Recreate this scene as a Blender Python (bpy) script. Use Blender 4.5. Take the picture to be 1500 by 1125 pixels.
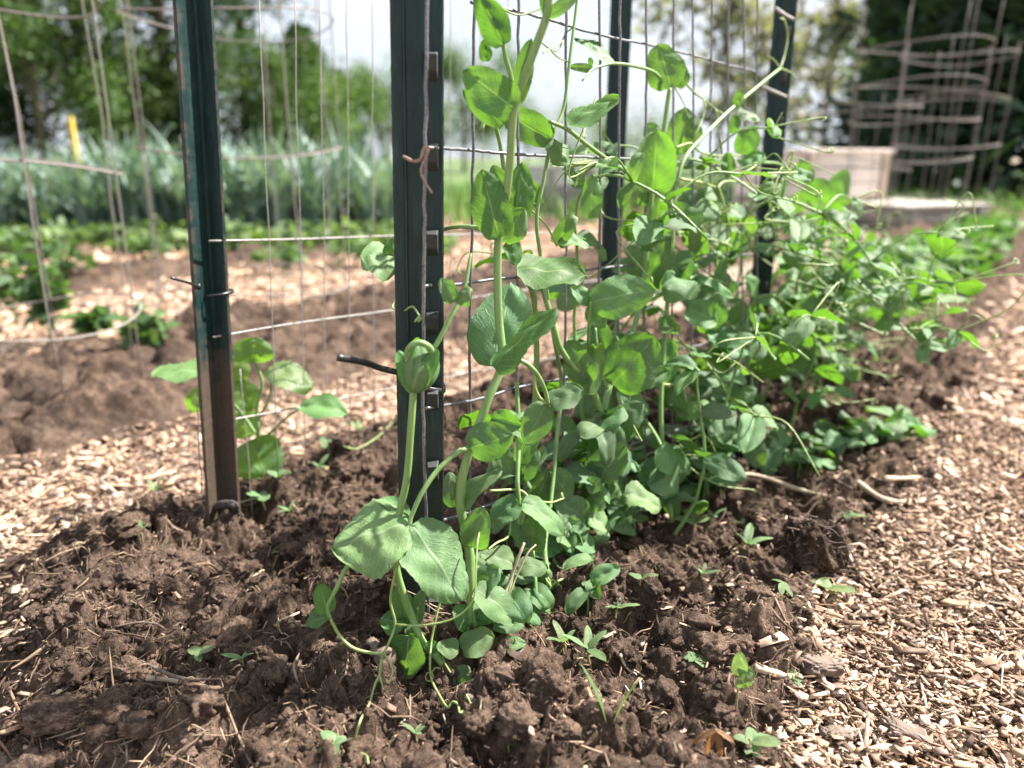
import bpy, math, random
import numpy as np
from mathutils import Vector, Matrix, Quaternion

# ------------------------------------------------------------------ camera, world, sun, exposure
for o in list(bpy.data.objects):
    bpy.data.objects.remove(o, do_unlink=True)
scene = bpy.context.scene
COL = scene.collection
R = math.radians
PITCH, CAMH, FPX = R(16.4), 0.35, 1127.0

cam_d = bpy.data.cameras.new("camera")
cam = bpy.data.objects.new("camera", cam_d)
COL.objects.link(cam)
cam.location = (0, 0, CAMH)
cam.rotation_euler = (R(90) - PITCH, 0, 0)
cam_d.sensor_fit = 'HORIZONTAL'
cam_d.sensor_width = 34.6
cam_d.lens = 34.6 * FPX / 1500.0
cam_d.clip_start, cam_d.clip_end = 0.02, 2000
cam_d.dof.use_dof = True
cam_d.dof.focus_distance = 0.575
cam_d.dof.aperture_fstop = 4.0
cam_d.dof.aperture_blades = 0
scene.camera = cam

SUN_DIR = Vector((0.60, 0.24, 0.76)).normalized()          # towards the sun
elev = math.asin(SUN_DIR.z)
azim = math.atan2(SUN_DIR.x, SUN_DIR.y)
w = bpy.data.worlds.new("World")
scene.world = w
w.use_nodes = True
nt = w.node_tree
nt.nodes.clear()
sky = nt.nodes.new('ShaderNodeTexSky')
sky.sky_type = 'NISHITA'
sky.sun_disc = False
sky.sun_elevation = elev
sky.sun_rotation = azim
sky.air_density, sky.dust_density, sky.ozone_density = 1.0, 4.0, 1.0
bg = nt.nodes.new('ShaderNodeBackground')
bg.inputs[1].default_value = 0.032
# thin bright cloud veil over the sky
tc = nt.nodes.new('ShaderNodeTexCoord')
cn = nt.nodes.new('ShaderNodeTexNoise'); cn.inputs['Scale'].default_value = 2.2; cn.inputs['Detail'].default_value = 6
cr = nt.nodes.new('ShaderNodeMapRange'); cr.inputs[1].default_value = 0.3; cr.inputs[2].default_value = 0.62
cr.inputs[3].default_value = 0.6; cr.inputs[4].default_value = 0.95
mx = nt.nodes.new('ShaderNodeMixRGB'); mx.inputs[2].default_value = (9.8, 10.5, 11.6, 1)
out = nt.nodes.new('ShaderNodeOutputWorld')
L_ = nt.links.new
L_(tc.outputs['Generated'], cn.inputs['Vector']); L_(cn.outputs['Fac'], cr.inputs[0]); L_(cr.outputs[0], mx.inputs[0])
L_(sky.outputs[0], mx.inputs[1]); L_(mx.outputs[0], bg.inputs[0]); L_(bg.outputs[0], out.inputs[0])

sl = bpy.data.lights.new("sun", 'SUN'); sl.energy = 4.9; sl.angle = R(1.2); sl.color = (1.0, 0.945, 0.885)
so = bpy.data.objects.new("sun", sl); COL.objects.link(so)
so.rotation_euler = (-SUN_DIR).to_track_quat('-Z', 'Y').to_euler()
so.location = SUN_DIR * 20

scene.view_settings.view_transform = 'Standard'
scene.view_settings.look = 'None'
scene.view_settings.gamma = 1
scene.view_settings.exposure = 1.95
scene.cycles.use_denoising = True
scene.cycles.max_bounces = 8
scene.cycles.transmission_bounces = 6
scene.cycles.transparent_max_bounces = 8
scene.cycles.sample_clamp_indirect = 6

# ------------------------------------------------------------------ geometry helpers
rng = np.random.default_rng(7)
rnd = random.Random(11)
CF = Vector((0, math.cos(PITCH), -math.sin(PITCH)))
CU = Vector((0, math.sin(PITCH), math.cos(PITCH)))
CR = Vector((1, 0, 0))
CAM = Vector((0, 0, CAMH))
ROWA = R(35.9)
RU = np.array([math.sin(ROWA), math.cos(ROWA)])      # along the garden rows
RN = np.array([math.cos(ROWA), -math.sin(ROWA)])     # across them, to the right

def ray(px, py):
    return CF + CR * ((px - 750) / FPX) + CU * ((562.5 - py) / FPX)
def P(px, py, Y):
    """a photo point taken at world distance Y in front of the lens"""
    r = ray(px, py)
    return CAM + r * (Y / r.y)
def G(px, py, z=0.0):
    r = ray(px, py)
    return CAM + r * ((z - CAMH) / r.z)
def st2xy(s, t):
    return RU[0] * s + RN[0] * t, RU[1] * s + RN[1] * t
def xy2st(x, y):
    return RU[0] * x + RU[1] * y, RN[0] * x + RN[1] * y
def yrow(px):
    return 0.488 / (0.793 - (min(px, 1240) - 750) / 1162.0)
def mpp(Y, py=560):
    """metres per photo pixel at distance Y"""
    return Y / ray(750, py).y / FPX

def hash2(ix, iy, seed):
    n = (ix.astype(np.int64) * 374761393 + iy.astype(np.int64) * 668265263 + seed * 982451653) & 0x7fffffff
    n = ((n ^ (n >> 13)) * 1274126177) & 0x7fffffff
    n = (n ^ (n >> 16)) & 0xffff
    return n / 65535.0
def vnoise(x, y, seed):
    ix, iy = np.floor(x), np.floor(y)
    fx, fy = x - ix, y - iy
    fx, fy = fx * fx * (3 - 2 * fx), fy * fy * (3 - 2 * fy)
    a, b = hash2(ix, iy, seed), hash2(ix + 1, iy, seed)
    c, d = hash2(ix, iy + 1, seed), hash2(ix + 1, iy + 1, seed)
    return (a * (1 - fx) + b * fx) * (1 - fy) + (c * (1 - fx) + d * fx) * fy
def fbm(x, y, seed, octv=4):
    v, a, tot = 0, 1.0, 0
    for k in range(octv):
        v = v + a * vnoise(x * 2 ** k, y * 2 ** k, seed + k * 17)
        tot += a; a *= 0.52
    return v / tot
def clods(x, y, cell, seed, dens=0.8):
    """rounded lumps of random size on a jittered lattice, 0..1"""
    x, y = x / cell, y / cell
    ix, iy = np.floor(x), np.floor(y)
    h = np.zeros_like(x)
    for dx in (-1, 0, 1):
        for dy in (-1, 0, 1):
            jx, jy = ix + dx, iy + dy
            cx, cy = jx + hash2(jx, jy, seed), jy + hash2(jx, jy, seed + 5)
            r = 0.35 + 0.6 * hash2(jx, jy, seed + 9)
            on = hash2(jx, jy, seed + 13) < dens
            d2 = ((x - cx) ** 2 + (y - cy) ** 2) / (r * r)
            h = np.maximum(h, np.where(on, np.sqrt(np.clip(1 - d2, 0, 1)) * r, 0))
    return h
def sstep(a, b, x):
    t = np.clip((x - a) / (b - a), 0, 1)
    return t * t * (3 - 2 * t)

def soil_h(s, t, lo=-0.80, hi=-0.088, start=0.17, seed=1, depth=0.045):
    """height of a garden bed over the path"""
    s, t = np.asarray(s, float), np.asarray(t, float)
    wob = 0.07 * (fbm(s * 6, t * 6, seed + 40, 3) - 0.5) + 0.03 * (vnoise(s * 30, t * 30, seed + 60) - .5)
    corner = start + np.clip((-0.5 - t), 0, 1) * 0.33
    wgt = sstep(lo - 0.03, lo + 0.09, t + wob) * sstep(hi + 0.03, hi - 0.09, t + wob) * sstep(corner - 0.04, corner + 0.07, s + wob)
    wx = s + 0.030 * (fbm(s * 40, t * 40, seed + 2, 4) - .5) * 2
    wy = t + 0.030 * (fbm(s * 40, t * 40, seed + 3, 4) - .5) * 2
    rough = fbm(s * 14, t * 14, seed + 30, 3)
    h = 0.062 * (fbm(s * 9, t * 9, seed + 4, 3) - 0.5)
    h = h + 0.028 * clods(wx, wy, 0.050, seed + 5, .6) + 0.015 * clods(wx, wy, 0.022, seed + 6, .8)
    h = h + 0.0060 * clods(wx, wy, 0.0100, seed + 7, .85) + 0.0036 * clods(s, t, 0.0052, seed + 8, .8)
    h = h + 0.016 * (fbm(s * 70, t * 70, seed + 12, 5) - .5) + .010 * (np.abs(fbm(s * 110, t * 110, seed + 14, 3) - .5) * -2 + .4) * (.4 + rough)
    h = h - 0.026
    return -depth + wgt * (depth + h) - 0.02 * (1 - sstep(0, 0.12, wgt)), wgt
def zsoil(x, y):
    s, t = xy2st(x, y)
    h, wg = soil_h(np.array([s]), np.array([t]))
    return float(max(h[0], -0.045))
def GS(px, py):
    """point of the near soil seen at a photo pixel"""
    z = 0.0
    for _ in range(6):
        p = G(px, py, z)
        z = 0.6 * zsoil(p.x, p.y) + 0.4 * z
    p = G(px, py, z)
    return p

def link(name, me, mat=None, parent=None, smooth=True):
    o = bpy.data.objects.new(name, me)
    COL.objects.link(o)
    if mat and not me.materials:
        me.materials.append(mat)
    if parent:
        o.parent = parent
    if smooth and len(me.polygons) and me.users <= 1:
        me.polygons.foreach_set("use_smooth", np.ones(len(me.polygons), dtype=bool))
    return o
def npmesh(name, v, f, uv=None, col=None):
    """v (N,3), f (M,k) one face size; uv (N,2) and col (N,3) are per vertex"""
    me = bpy.data.meshes.new(name)
    v = np.ascontiguousarray(v, dtype=np.float32); f = np.ascontiguousarray(f, dtype=np.int32)
    M, k = f.shape
    me.vertices.add(len(v)); me.vertices.foreach_set("co", v.ravel())
    me.loops.add(M * k); me.loops.foreach_set("vertex_index", f.ravel())
    me.polygons.add(M); me.polygons.foreach_set("loop_start", np.arange(0, M * k, k, dtype=np.int32))
    if uv is not None:
        l = me.uv_layers.new(name="UVMap")
        l.data.foreach_set("uv", np.ascontiguousarray(np.asarray(uv, dtype=np.float32)[f.ravel()]).ravel())
    if col is not None:
        a = me.color_attributes.new("tint", 'FLOAT_COLOR', 'POINT')
        c4 = np.ones((len(v), 4), dtype=np.float32); c4[:, :3] = col
        a.data.foreach_set("color", c4.ravel())
    me.update(calc_edges=True)
    me.validate()
    return me
def mixmesh(name, parts):
    """parts: list of (v, faces as lists)"""
    vs, fs, n = [], [], 0
    for v, f in parts:
        vs += [tuple(p) for p in v]; fs += [[i + n for i in q] for q in f]; n += len(v)
    me = bpy.data.meshes.new(name); me.from_pydata(vs, [], fs); me.update()
    return me
def grid_faces(nu, nv):
    i = np.arange(nu - 1)[:, None] * nv + np.arange(nv - 1)[None, :]
    i = i.ravel()
    return np.stack([i, i + nv, i + nv + 1, i + 1], 1)
def catmull(pts, n=6):
    pts = [Vector(p) for p in pts]
    if len(pts) < 3:
        return [pts[0].lerp(pts[-1], k / n) for k in range(n + 1)]
    q = [pts[0] * 2 - pts[1]] + pts + [pts[-1] * 2 - pts[-2]]
    res = []
    for i in range(1, len(q) - 2):
        p0, p1, p2, p3 = q[i - 1:i + 3]
        for k in range(n):
            t = k / n
            res.append(0.5 * ((2 * p1) + (p2 - p0) * t + (2 * p0 - 5 * p1 + 4 * p2 - p3) * t * t + (3 * p1 - p0 - 3 * p2 + p3) * t ** 3))
    res.append(pts[-1])
    return res
def tube(pts, r0, r1=None, sides=7, jitter=0.0):
    """(v, f) of a capped tapering tube; pts are Vectors already dense enough"""
    pts = [Vector(p) for p in pts]
    n = len(pts)
    r1 = r0 if r1 is None else r1
    v, f = [], []
    up = Vector((0.13, 0.31, 0.94))
    for i, p in enumerate(pts):
        d = pts[min(i + 1, n - 1)] - pts[max(i - 1, 0)]
        if d.length < 1e-9: d = Vector((0, 0, 1))
        d.normalize()
        a = up - d * up.dot(d)
        if a.length < 1e-3: a = Vector((1, 0, 0)) - d * d.x
        a.normalize(); up = a
        b = d.cross(a)
        r = r0 + (r1 - r0) * i / (n - 1)
        if jitter: r *= 1 + jitter * (rnd.random() - .5)
        for k in range(sides):
            an = 2 * math.pi * k / sides
            v.append(p + (a * math.cos(an) + b * math.sin(an)) * r)
    for i in range(n - 1):
        for k in range(sides):
            k2 = (k + 1) % sides
            f.append([i * sides + k, i * sides + k2, (i + 1) * sides + k2, (i + 1) * sides + k])
    f.append(list(range(sides))[::-1]); f.append([(n - 1) * sides + k for k in range(sides)])
    return v, f
def box(x0, x1, y0, y1, z0, z1):
    v = [(x, y, z) for z in (z0, z1) for y in (y0, y1) for x in (x0, x1)]
    f = [[0, 2, 3, 1], [4, 5, 7, 6], [0, 1, 5, 4], [1, 3, 7, 5], [3, 2, 6, 7], [2, 0, 4, 6]]
    return v, f
def empty(name, loc):
    o = bpy.data.objects.new(name, None); COL.objects.link(o); o.location = loc; o.empty_display_size = 0.02
    return o
def tag(o, label=None, cat=None, group=None, kind=None):
    if label: o["label"] = label
    if cat: o["category"] = cat
    if group: o["group"] = group
    if kind: o["kind"] = kind
    return o
def child(name, me, mat, root):
    """a part whose mesh is in world coordinates, hung on a root that is only translated"""
    me.transform(Matrix.Translation(-root.location))
    return link(name, me, mat, root)

# ------------------------------------------------------------------ materials
def newmat(name):
    m = bpy.data.materials.new(name); m.use_nodes = True
    t = m.node_tree
    b = t.nodes['Principled BSDF']
    return m, t, b
class N:
    def __init__(self, t): self.t = t
    def n(self, typ, **kw):
        x = self.t.nodes.new(typ)
        for k, v in kw.items():
            setattr(x, k, v)
        return x
    def l(self, a, b): self.t.links.new(a, b)
    def noise(self, vec, scale, detail=4, rough=.55):
        x = self.n('ShaderNodeTexNoise'); x.inputs['Scale'].default_value = scale
        x.inputs['Detail'].default_value = detail; x.inputs['Roughness'].default_value = rough
        if vec is not None: self.l(vec, x.inputs['Vector'])
        return x.outputs['Fac']
    def ramp(self, fac, stops):
        x = self.n('ShaderNodeValToRGB')
        e = x.color_ramp.elements
        while len(e) < len(stops): e.new(.5)
        for el, (p, c) in zip(e, stops):
            el.position = p; el.color = (*c, 1) if len(c) == 3 else c
        self.l(fac, x.inputs[0]); return x.outputs[0]
    def math(self, op, a, b=None, c=None):
        x = self.n('ShaderNodeMath', operation=op)
        for i, q in enumerate((a, b, c)):
            if q is None: continue
            if isinstance(q, (int, float)): x.inputs[i].default_value = q
            else: self.l(q, x.inputs[i])
        return x.outputs[0]
    def mix(self, fac, a, b, blend='MIX'):
        x = self.n('ShaderNodeMixRGB', blend_type=blend)
        for i, q in enumerate((fac, a, b)):
            if isinstance(q, (int, float)): x.inputs[i].default_value = q
            elif isinstance(q, tuple): x.inputs[i].default_value = (*q, 1)
            else: self.l(q, x.inputs[i])
        return x.outputs[0]
    def smooth(self, x, a, b, lo=0.0, hi=1.0):
        m = self.n('ShaderNodeMapRange', interpolation_type='SMOOTHSTEP')
        self.l(x, m.inputs[0])
        for i, q in enumerate((a, b, lo, hi)): m.inputs[i + 1].default_value = q
        return m.outputs[0]
    def bump(self, h, strength, dist, prev=None):
        x = self.n('ShaderNodeBump'); x.inputs['Strength'].default_value = strength; x.inputs['Distance'].default_value = dist
        self.l(h, x.inputs['Height'])
        if prev is not None: self.l(prev, x.inputs['Normal'])
        return x.outputs[0]

def mat_soil(name='soil', k=1.0):
    m, t, b = newmat(name); q = N(t)
    co = q.n('ShaderNodeTexCoord').outputs['Object']
    n1 = q.noise(co, 26, 6, .65); n2 = q.noise(co, 210, 5, .75); n3 = q.noise(co, 800, 3, .7)
    base = q.ramp(n1, [(.28, (.050 * k, .036 * k, .028 * k)), (.5, (.112 * k, .080 * k, .062 * k)), (.72, (.20 * k, .148 * k, .116 * k))])
    fine = q.ramp(n2, [(.28, (.30, .28, .27)), (.5, (.95, .93, .9)), (.72, (1.9, 1.8, 1.7))])
    base = q.mix(1.0, base, q.ramp(q.noise(co, 7, 3), [(.35, (.62, .62, .64)), (.62, (1.25, 1.22, 1.18))]), 'MULTIPLY')
    c = q.mix(1.0, base, fine, 'MULTIPLY')
    # bits of fibre and grit
    mp = q.n('ShaderNodeMapping'); mp.inputs['Scale'].default_value = (1, .22, 1); mp.inputs['Rotation'].default_value = (.4, .2, .9); q.l(co, mp.inputs[0])
    n4 = q.noise(mp.outputs[0], 900, 3, .7)
    c = q.mix(q.smooth(n4, .60, .68, 0, .55), c, (.36, .27, .19))
    c = q.mix(q.smooth(n3, .66, .74, 0, .5), c, (.34 * k, .26 * k, .19 * k))
    q.l(c, b.inputs['Base Color'])
    b.inputs['Roughness'].default_value = .95
    b.inputs['Specular IOR Level'].default_value = .12
    bm = q.bump(n2, 1.0, .008); bm = q.bump(n3, 1.0, .003, bm); bm = q.bump(n4, .8, .002, bm)
    q.l(bm, b.inputs['Normal'])
    return m
def mat_chip(name='wood_chip'):
    m, t, b = newmat(name); q = N(t)
    at = q.n('ShaderNodeAttribute', attribute_name='tint').outputs['Color']
    uv = q.n('ShaderNodeUVMap').outputs[0]
    mp = q.n('ShaderNodeMapping'); mp.inputs['Scale'].default_value = (2.2, 22, 1); q.l(uv, mp.inputs[0])
    g = q.noise(mp.outputs[0], 1.0, 5, .6)
    g2 = q.ramp(g, [(.3, (.55, .5, .45)), (.5, (.98, .96, .94)), (.7, (1.15, 1.14, 1.12))])
    co = q.n('ShaderNodeTexCoord').outputs['Object']
    st = q.ramp(q.noise(co, 90, 3), [(.35, (.72, .68, .64)), (.6, (1.05, 1.05, 1.05))])
    q.l(q.mix(1.0, q.mix(1.0, at, g2, 'MULTIPLY'), st, 'MULTIPLY'), b.inputs['Base Color'])
    b.inputs['Roughness'].default_value = .8; b.inputs['Specular IOR Level'].default_value = .25
    q.l(q.bump(g, .5, .0012), b.inputs['Normal'])
    return m
def mat_mulch():
    m, t, b = newmat('mulch'); q = N(t)
    co = q.n('ShaderNodeTexCoord').outputs['Object']
    v = q.n('ShaderNodeTexVoronoi'); v.inputs['Scale'].default_value = 95
    q.l(co, v.inputs['Vector'])
    c = q.ramp(q.noise(v.outputs['Color'], 3.0, 2), [(.3, (.07, .05, .037)), (.5, (.27, .20, .14)), (.7, (.40, .32, .24))])
    c = q.mix(q.smooth(q.noise(co, 9, 4), .35, .75, 0, .55), c, (.16, .11, .08))
    q.l(c, b.inputs['Base Color']); b.inputs['Roughness'].default_value = .9
    q.l(q.bump(v.outputs['Distance'], 1, .006), b.inputs['Normal'])
    return m
def mat_leaf(name, top, under, trans, mottle=0.0, vein=.5, nv=7.0, tr=.42, rough=.42):
    """two-sided thin leaf: UV x runs base to tip, UV y is -1..1 across the blade"""
    m, t, b = newmat(name); q = N(t)
    uv = q.n('ShaderNodeUVMap').outputs[0]
    sp = q.n('ShaderNodeSeparateXYZ'); q.l(uv, sp.inputs[0])
    u, v = sp.outputs[0], sp.outputs[1]
    oi = q.n('ShaderNodeObjectInfo')
    co = q.n('ShaderNodeTexCoord').outputs['Object']
    wob = q.noise(co, 120, 2)
    av = q.math('ABSOLUTE', v)
    mid = q.smooth(av, .015, .075, 1, 0)
    mid = q.math('MULTIPLY', mid, q.smooth(u, .5, 1.0, 1, .35))
    # side veins leave the midrib low and sweep towards the margin
    ph = q.math('SUBTRACT', u, q.math('MULTIPLY', q.math('POWER', av, .8), .42))
    ph = q.math('ADD', ph, q.math('MULTIPLY', wob, .10))
    fr = q.math('ABSOLUTE', q.math('SUBTRACT', q.math('FRACT', q.math('MULTIPLY', ph, nv)), .5))
    side = q.smooth(fr, .0, .07, 1, 0)
    ph2 = q.math('ADD', q.math('MULTIPLY', ph, nv * 2.7), q.math('MULTIPLY', av, 3.0))
    fr2 = q.math('ABSOLUTE', q.math('SUBTRACT', q.math('FRACT', ph2), .5))
    side2 = q.math('MULTIPLY', q.smooth(fr2, 0, .13, 1, 0), .35)
    vo = q.n('ShaderNodeTexVoronoi', feature='DISTANCE_TO_EDGE'); vo.inputs['Scale'].default_value = 1.0
    vm = q.n('ShaderNodeMapping'); vm.inputs['Scale'].default_value = (15, 6.5, 1); q.l(uv, vm.inputs[0]); q.l(vm.outputs[0], vo.inputs['Vector'])
    side2 = q.math('MAXIMUM', side2, q.math('MULTIPLY', q.smooth(vo.outputs['Distance'], 0, .07, 1, 0), .38))
    vn = q.math('MAXIMUM', q.math('MAXIMUM', mid, q.math('MULTIPLY', side, .75)), side2)
    # tone differences from leaf to leaf and blotches inside a leaf
    hv = q.n('ShaderNodeHueSaturation')
    q.l(q.math('ADD', q.math('MULTIPLY', oi.outputs['Random'], .05), .475), hv.inputs['Hue'])
    q.l(q.math('ADD', q.math('MULTIPLY', q.math('FRACT', q.math('MULTIPLY', oi.outputs['Random'], 7.3)), .5), .75), hv.inputs['Value'])
    blot = q.ramp(q.noise(co, 55, 4), [(.3, (.78, .8, .8)), (.7, (1.2, 1.18, 1.15))])
    tp = q.mix(1.0, q.mix(0.0, top, top), blot, 'MULTIPLY')
    if mottle:
        mpn = q.n('ShaderNodeMapping'); mpn.inputs['Scale'].default_value = (9, 4.5, 1); q.l(uv, mpn.inputs[0])
        ms = q.smooth(q.noise(mpn.outputs[0], 1.6, 4, .7), .50, .62, 0, mottle)
        tp = q.mix(ms, tp, (.26, .34, .25))
    tp = q.mix(q.math('MULTIPLY', vn, vein), tp, (.26, .38, .17))
    un = q.mix(q.math('MULTIPLY', vn, vein * .7), q.mix(1.0, q.mix(0.0, under, under), blot, 'MULTIPLY'), (.26, .36, .20))
    geo = q.n('ShaderNodeNewGeometry')
    c = q.mix(geo.outputs['Backfacing'], tp, un)
    q.l(c, hv.inputs['Color'])
    q.l(hv.outputs[0], b.inputs['Base Color'])
    b.inputs['Roughness'].default_value = rough
    b.inputs['Specular IOR Level'].default_value = .36
    hgt = q.math('SUBTRACT', q.math('MULTIPLY', q.noise(co, 220, 2), .5), vn)
    bm = q.bump(hgt, .35, .0012)
    q.l(bm, b.inputs['Normal'])
    tl = q.n('ShaderNodeBsdfTranslucent')
    tcx = q.mix(q.math('MULTIPLY', vn, .55), q.mix(0.0, trans, trans), (min(1, trans[0] * 1.6 + .08), min(1, trans[1] * 1.45), trans[2] * 1.6 + .03))
    q.l(q.mix(1.0, tcx, blot, 'MULTIPLY'), tl.inputs[0]); q.l(bm, tl.inputs['Normal'])
    ms2 = q.n('ShaderNodeMixShader'); ms2.inputs[0].default_value = tr
    q.l(b.outputs[0], ms2.inputs[1]); q.l(tl.outputs[0], ms2.inputs[2])
    q.l(ms2.outputs[0], t.nodes['Material Output'].inputs[0])
    return m
def mat_stem(name, c0, c1):
    m, t, b = newmat(name); q = N(t)
    co = q.n('ShaderNodeTexCoord').outputs['Object']
    mp = q.n('ShaderNodeMapping'); mp.inputs['Scale'].default_value = (1, 1, .12); q.l(co, mp.inputs[0])
    c = q.ramp(q.noise(mp.outputs[0], 260, 3), [(.3, c0), (.7, c1)])
    q.l(c, b.inputs['Base Color']); b.inputs['Roughness'].default_value = .45
    b.inputs['Subsurface Weight'].default_value = .15; b.inputs['Subsurface Radius'].default_value = (.4, .8, .2); b.inputs['Subsurface Scale'].default_value = .004
    return m
def mat_post(mud=.62, name='green_post_paint'):
    m, t, b = newmat(name); q = N(t)
    co = q.n('ShaderNodeTexCoord').outputs['Object']
    sp = q.n('ShaderNodeSeparateXYZ'); q.l(co, sp.inputs[0])
    mp = q.n('ShaderNodeMapping'); mp.inputs['Scale'].default_value = (1, 1, .10); q.l(co, mp.inputs[0])
    streak = q.noise(mp.outputs[0], 320, 5, .7)
    g = q.ramp(streak, [(.3, (.004, .015, .015)), (.55, (.008, .027, .026)), (.75, (.024, .052, .047))])
    n = q.noise(co, 60, 5, .65)
    rust = q.mix(q.noise(co, 240, 3), (.050, .030, .020), (.150, .095, .064))
    zz = q.math('ADD', sp.outputs[2], q.math('ADD', q.math('MULTIPLY', n, .14), q.math('MULTIPLY', streak, .06)))
    low = q.smooth(zz, .248, .29, mud, 0)
    rm = q.math('MAXIMUM', low, q.smooth(q.noise(co, 420, 4, .8), .66, .70, 0, .7))
    geo = q.n('ShaderNodeNewGeometry')
    pt = q.smooth(geo.outputs['Pointiness'], .54, .60, 0, .55)
    pt = q.math('MULTIPLY', pt, q.smooth(n, .4, .6))
    rm = q.math('MAXIMUM', rm, pt)
    q.l(q.mix(rm, g, rust), b.inputs['Base Color'])
    q.l(q.math('ADD', q.math('MULTIPLY', rm, .3), .42), b.inputs['Roughness'])
    b.inputs['Specular IOR Level'].default_value = .28
    q.l(q.bump(streak, .35, .0008), b.inputs['Normal'])
    return m
def mat_plain(name, c0, c1, scale=60, rough=.6, metal=0.0, bump=0.0, stretch=None):
    m, t, b = newmat(name); q = N(t)
    co = q.n('ShaderNodeTexCoord').outputs['Object']
    if stretch:
        mp = q.n('ShaderNodeMapping'); mp.inputs['Scale'].default_value = stretch; q.l(co, mp.inputs[0]); co = mp.outputs[0]
    n = q.noise(co, scale, 5, .65)
    q.l(q.ramp(n, [(.3, c0), (.7, c1)]), b.inputs['Base Color'])
    b.inputs['Roughness'].default_value = rough; b.inputs['Metallic'].default_value = metal
    if bump: q.l(q.bump(n, .6, bump), b.inputs['Normal'])
    return m
def mat_tint(name, rough=.7, tr=.25):
    """leafy mass whose green comes from each leaf's own tint"""
    m, t, b = newmat(name); q = N(t)
    at = q.n('ShaderNodeAttribute', attribute_name='tint').outputs['Color']
    q.l(at, b.inputs['Base Color']); b.inputs['Roughness'].default_value = rough; b.inputs['Specular IOR Level'].default_value = .3
    tl = q.n('ShaderNodeBsdfTranslucent'); q.l(q.mix(1.0, at, (1.5, 1.7, .6), 'MULTIPLY'), tl.inputs[0])
    ms = q.n('ShaderNodeMixShader'); ms.inputs[0].default_value = tr
    q.l(b.outputs[0], ms.inputs[1]); q.l(tl.outputs[0], ms.inputs[2]); q.l(ms.outputs[0], t.nodes['Material Output'].inputs[0])
    return m

M_SOIL = mat_soil(k=1.36)
M_CHIP = mat_chip()
M_MULCH = mat_mulch()
M_LEAF = mat_leaf('pea_leaf', (.020, .080, .020), (.105, .19, .078), (.15, .38, .020), vein=.62, tr=.32, rough=.48)
M_LEAFM = mat_leaf('pea_leaf_mottled', (.022, .070, .026), (.10, .175, .08), (.11, .28, .025), mottle=.55, vein=.4, tr=.3, rough=.5)
M_LEAFP = mat_leaf('pea_leaf_pale', (.058, .150, .040), (.110, .205, .078), (.18, .38, .035), vein=.7, tr=.32, rough=.54)
M_CUKE = mat_leaf('cucumber_leaf', (.07, .16, .035), (.13, .22, .08), (.2, .42, .025), nv=5)
M_WEED = mat_leaf('seedling_leaf', (.11, .22, .07), (.17, .26, .12), (.26, .42, .07), nv=4, vein=.35)
M_STEM = mat_stem('pea_stem', (.11, .205, .055), (.20, .31, .11))
M_STEM2 = mat_stem('tendril', (.18, .26, .08), (.30, .36, .15))
M_WSTEM = mat_stem('seedling_stem', (.22, .20, .09), (.34, .30, .16))
M_POST = mat_post()
M_POSTC = mat_post(.12, 'clean_post_paint')
M_WIRE = mat_plain('zinc_wire', (.07, .07, .08), (.24, .24, .25), 500, .5, .55, .0003)
M_WIREL = mat_plain('pale_wire', (.20, .185, .17), (.36, .34, .32), 300, .6, .2)
M_CAGE = mat_plain('dull_cage_wire', (.15, .13, .115), (.28, .25, .225), 300, .7, .1)
M_TIE = mat_plain('black_plastic', (.008, .008, .009), (.02, .02, .022), 200, .35)
M_TWIST = mat_plain('tan_twist', (.16, .10, .075), (.30, .215, .17), 700, .8)

# ------------------------------------------------------------------ setting: ground, beds, mulch, soil crumbs
PATHZ = -0.045
gv = np.array([(-400, -400, PATHZ - .004), (400, -400, PATHZ - .004), (400, 400, PATHZ - .004), (-400, 400, PATHZ - .004)], float)
tag(link('ground', npmesh('ground', gv, np.array([[0, 1, 2, 3]])), M_MULCH, smooth=False), kind='structure')

def bed(s_arr, t_arr, lo, hi, start, seed, low=0.0):
    S, T = np.meshgrid(s_arr, t_arr, indexing='ij')
    h, wg = soil_h(S, T, lo, hi, start, seed)
    h = h - low * wg
    X, Y = st2xy(S, T)
    v = np.stack([X.ravel(), Y.ravel(), h.ravel()], 1)
    f = grid_faces(len(s_arr), len(t_arr))
    keep = (wg.ravel() > 0.01)[f].any(1)
    f = f[keep]
    used = np.unique(f); mp = np.zeros(len(v), int); mp[used] = np.arange(len(used))
    o = link('garden_bed', npmesh('garden_bed', v[used], mp[f]), M_SOIL)
    return tag(o, kind='structure')
s1 = [0.0]
while s1[-1] < 6.5:
    s1.append(s1[-1] + (0.0021 if s1[-1] < 0.75 else 0.0021 + (s1[-1] - .75) * .011))
bed(np.array(s1), np.arange(-0.86, -0.02, 0.0021), -0.80, -0.088, 0.17, 1)
def bed_far(lo, hi, s0, s1_, seed, step):
    bed(np.arange(s0, s1_, step), np.arange(lo - .06, hi + .06, step), lo, hi, -5, seed, .012)
bed_far(-1.72, -1.05, -.6, 5.5, 101, .008)
bed_far(-2.80, -2.38, -1, 6.5, 202, .014)
bed_far(-3.72, -3.36, -1, 7, 303, .02)

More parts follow.
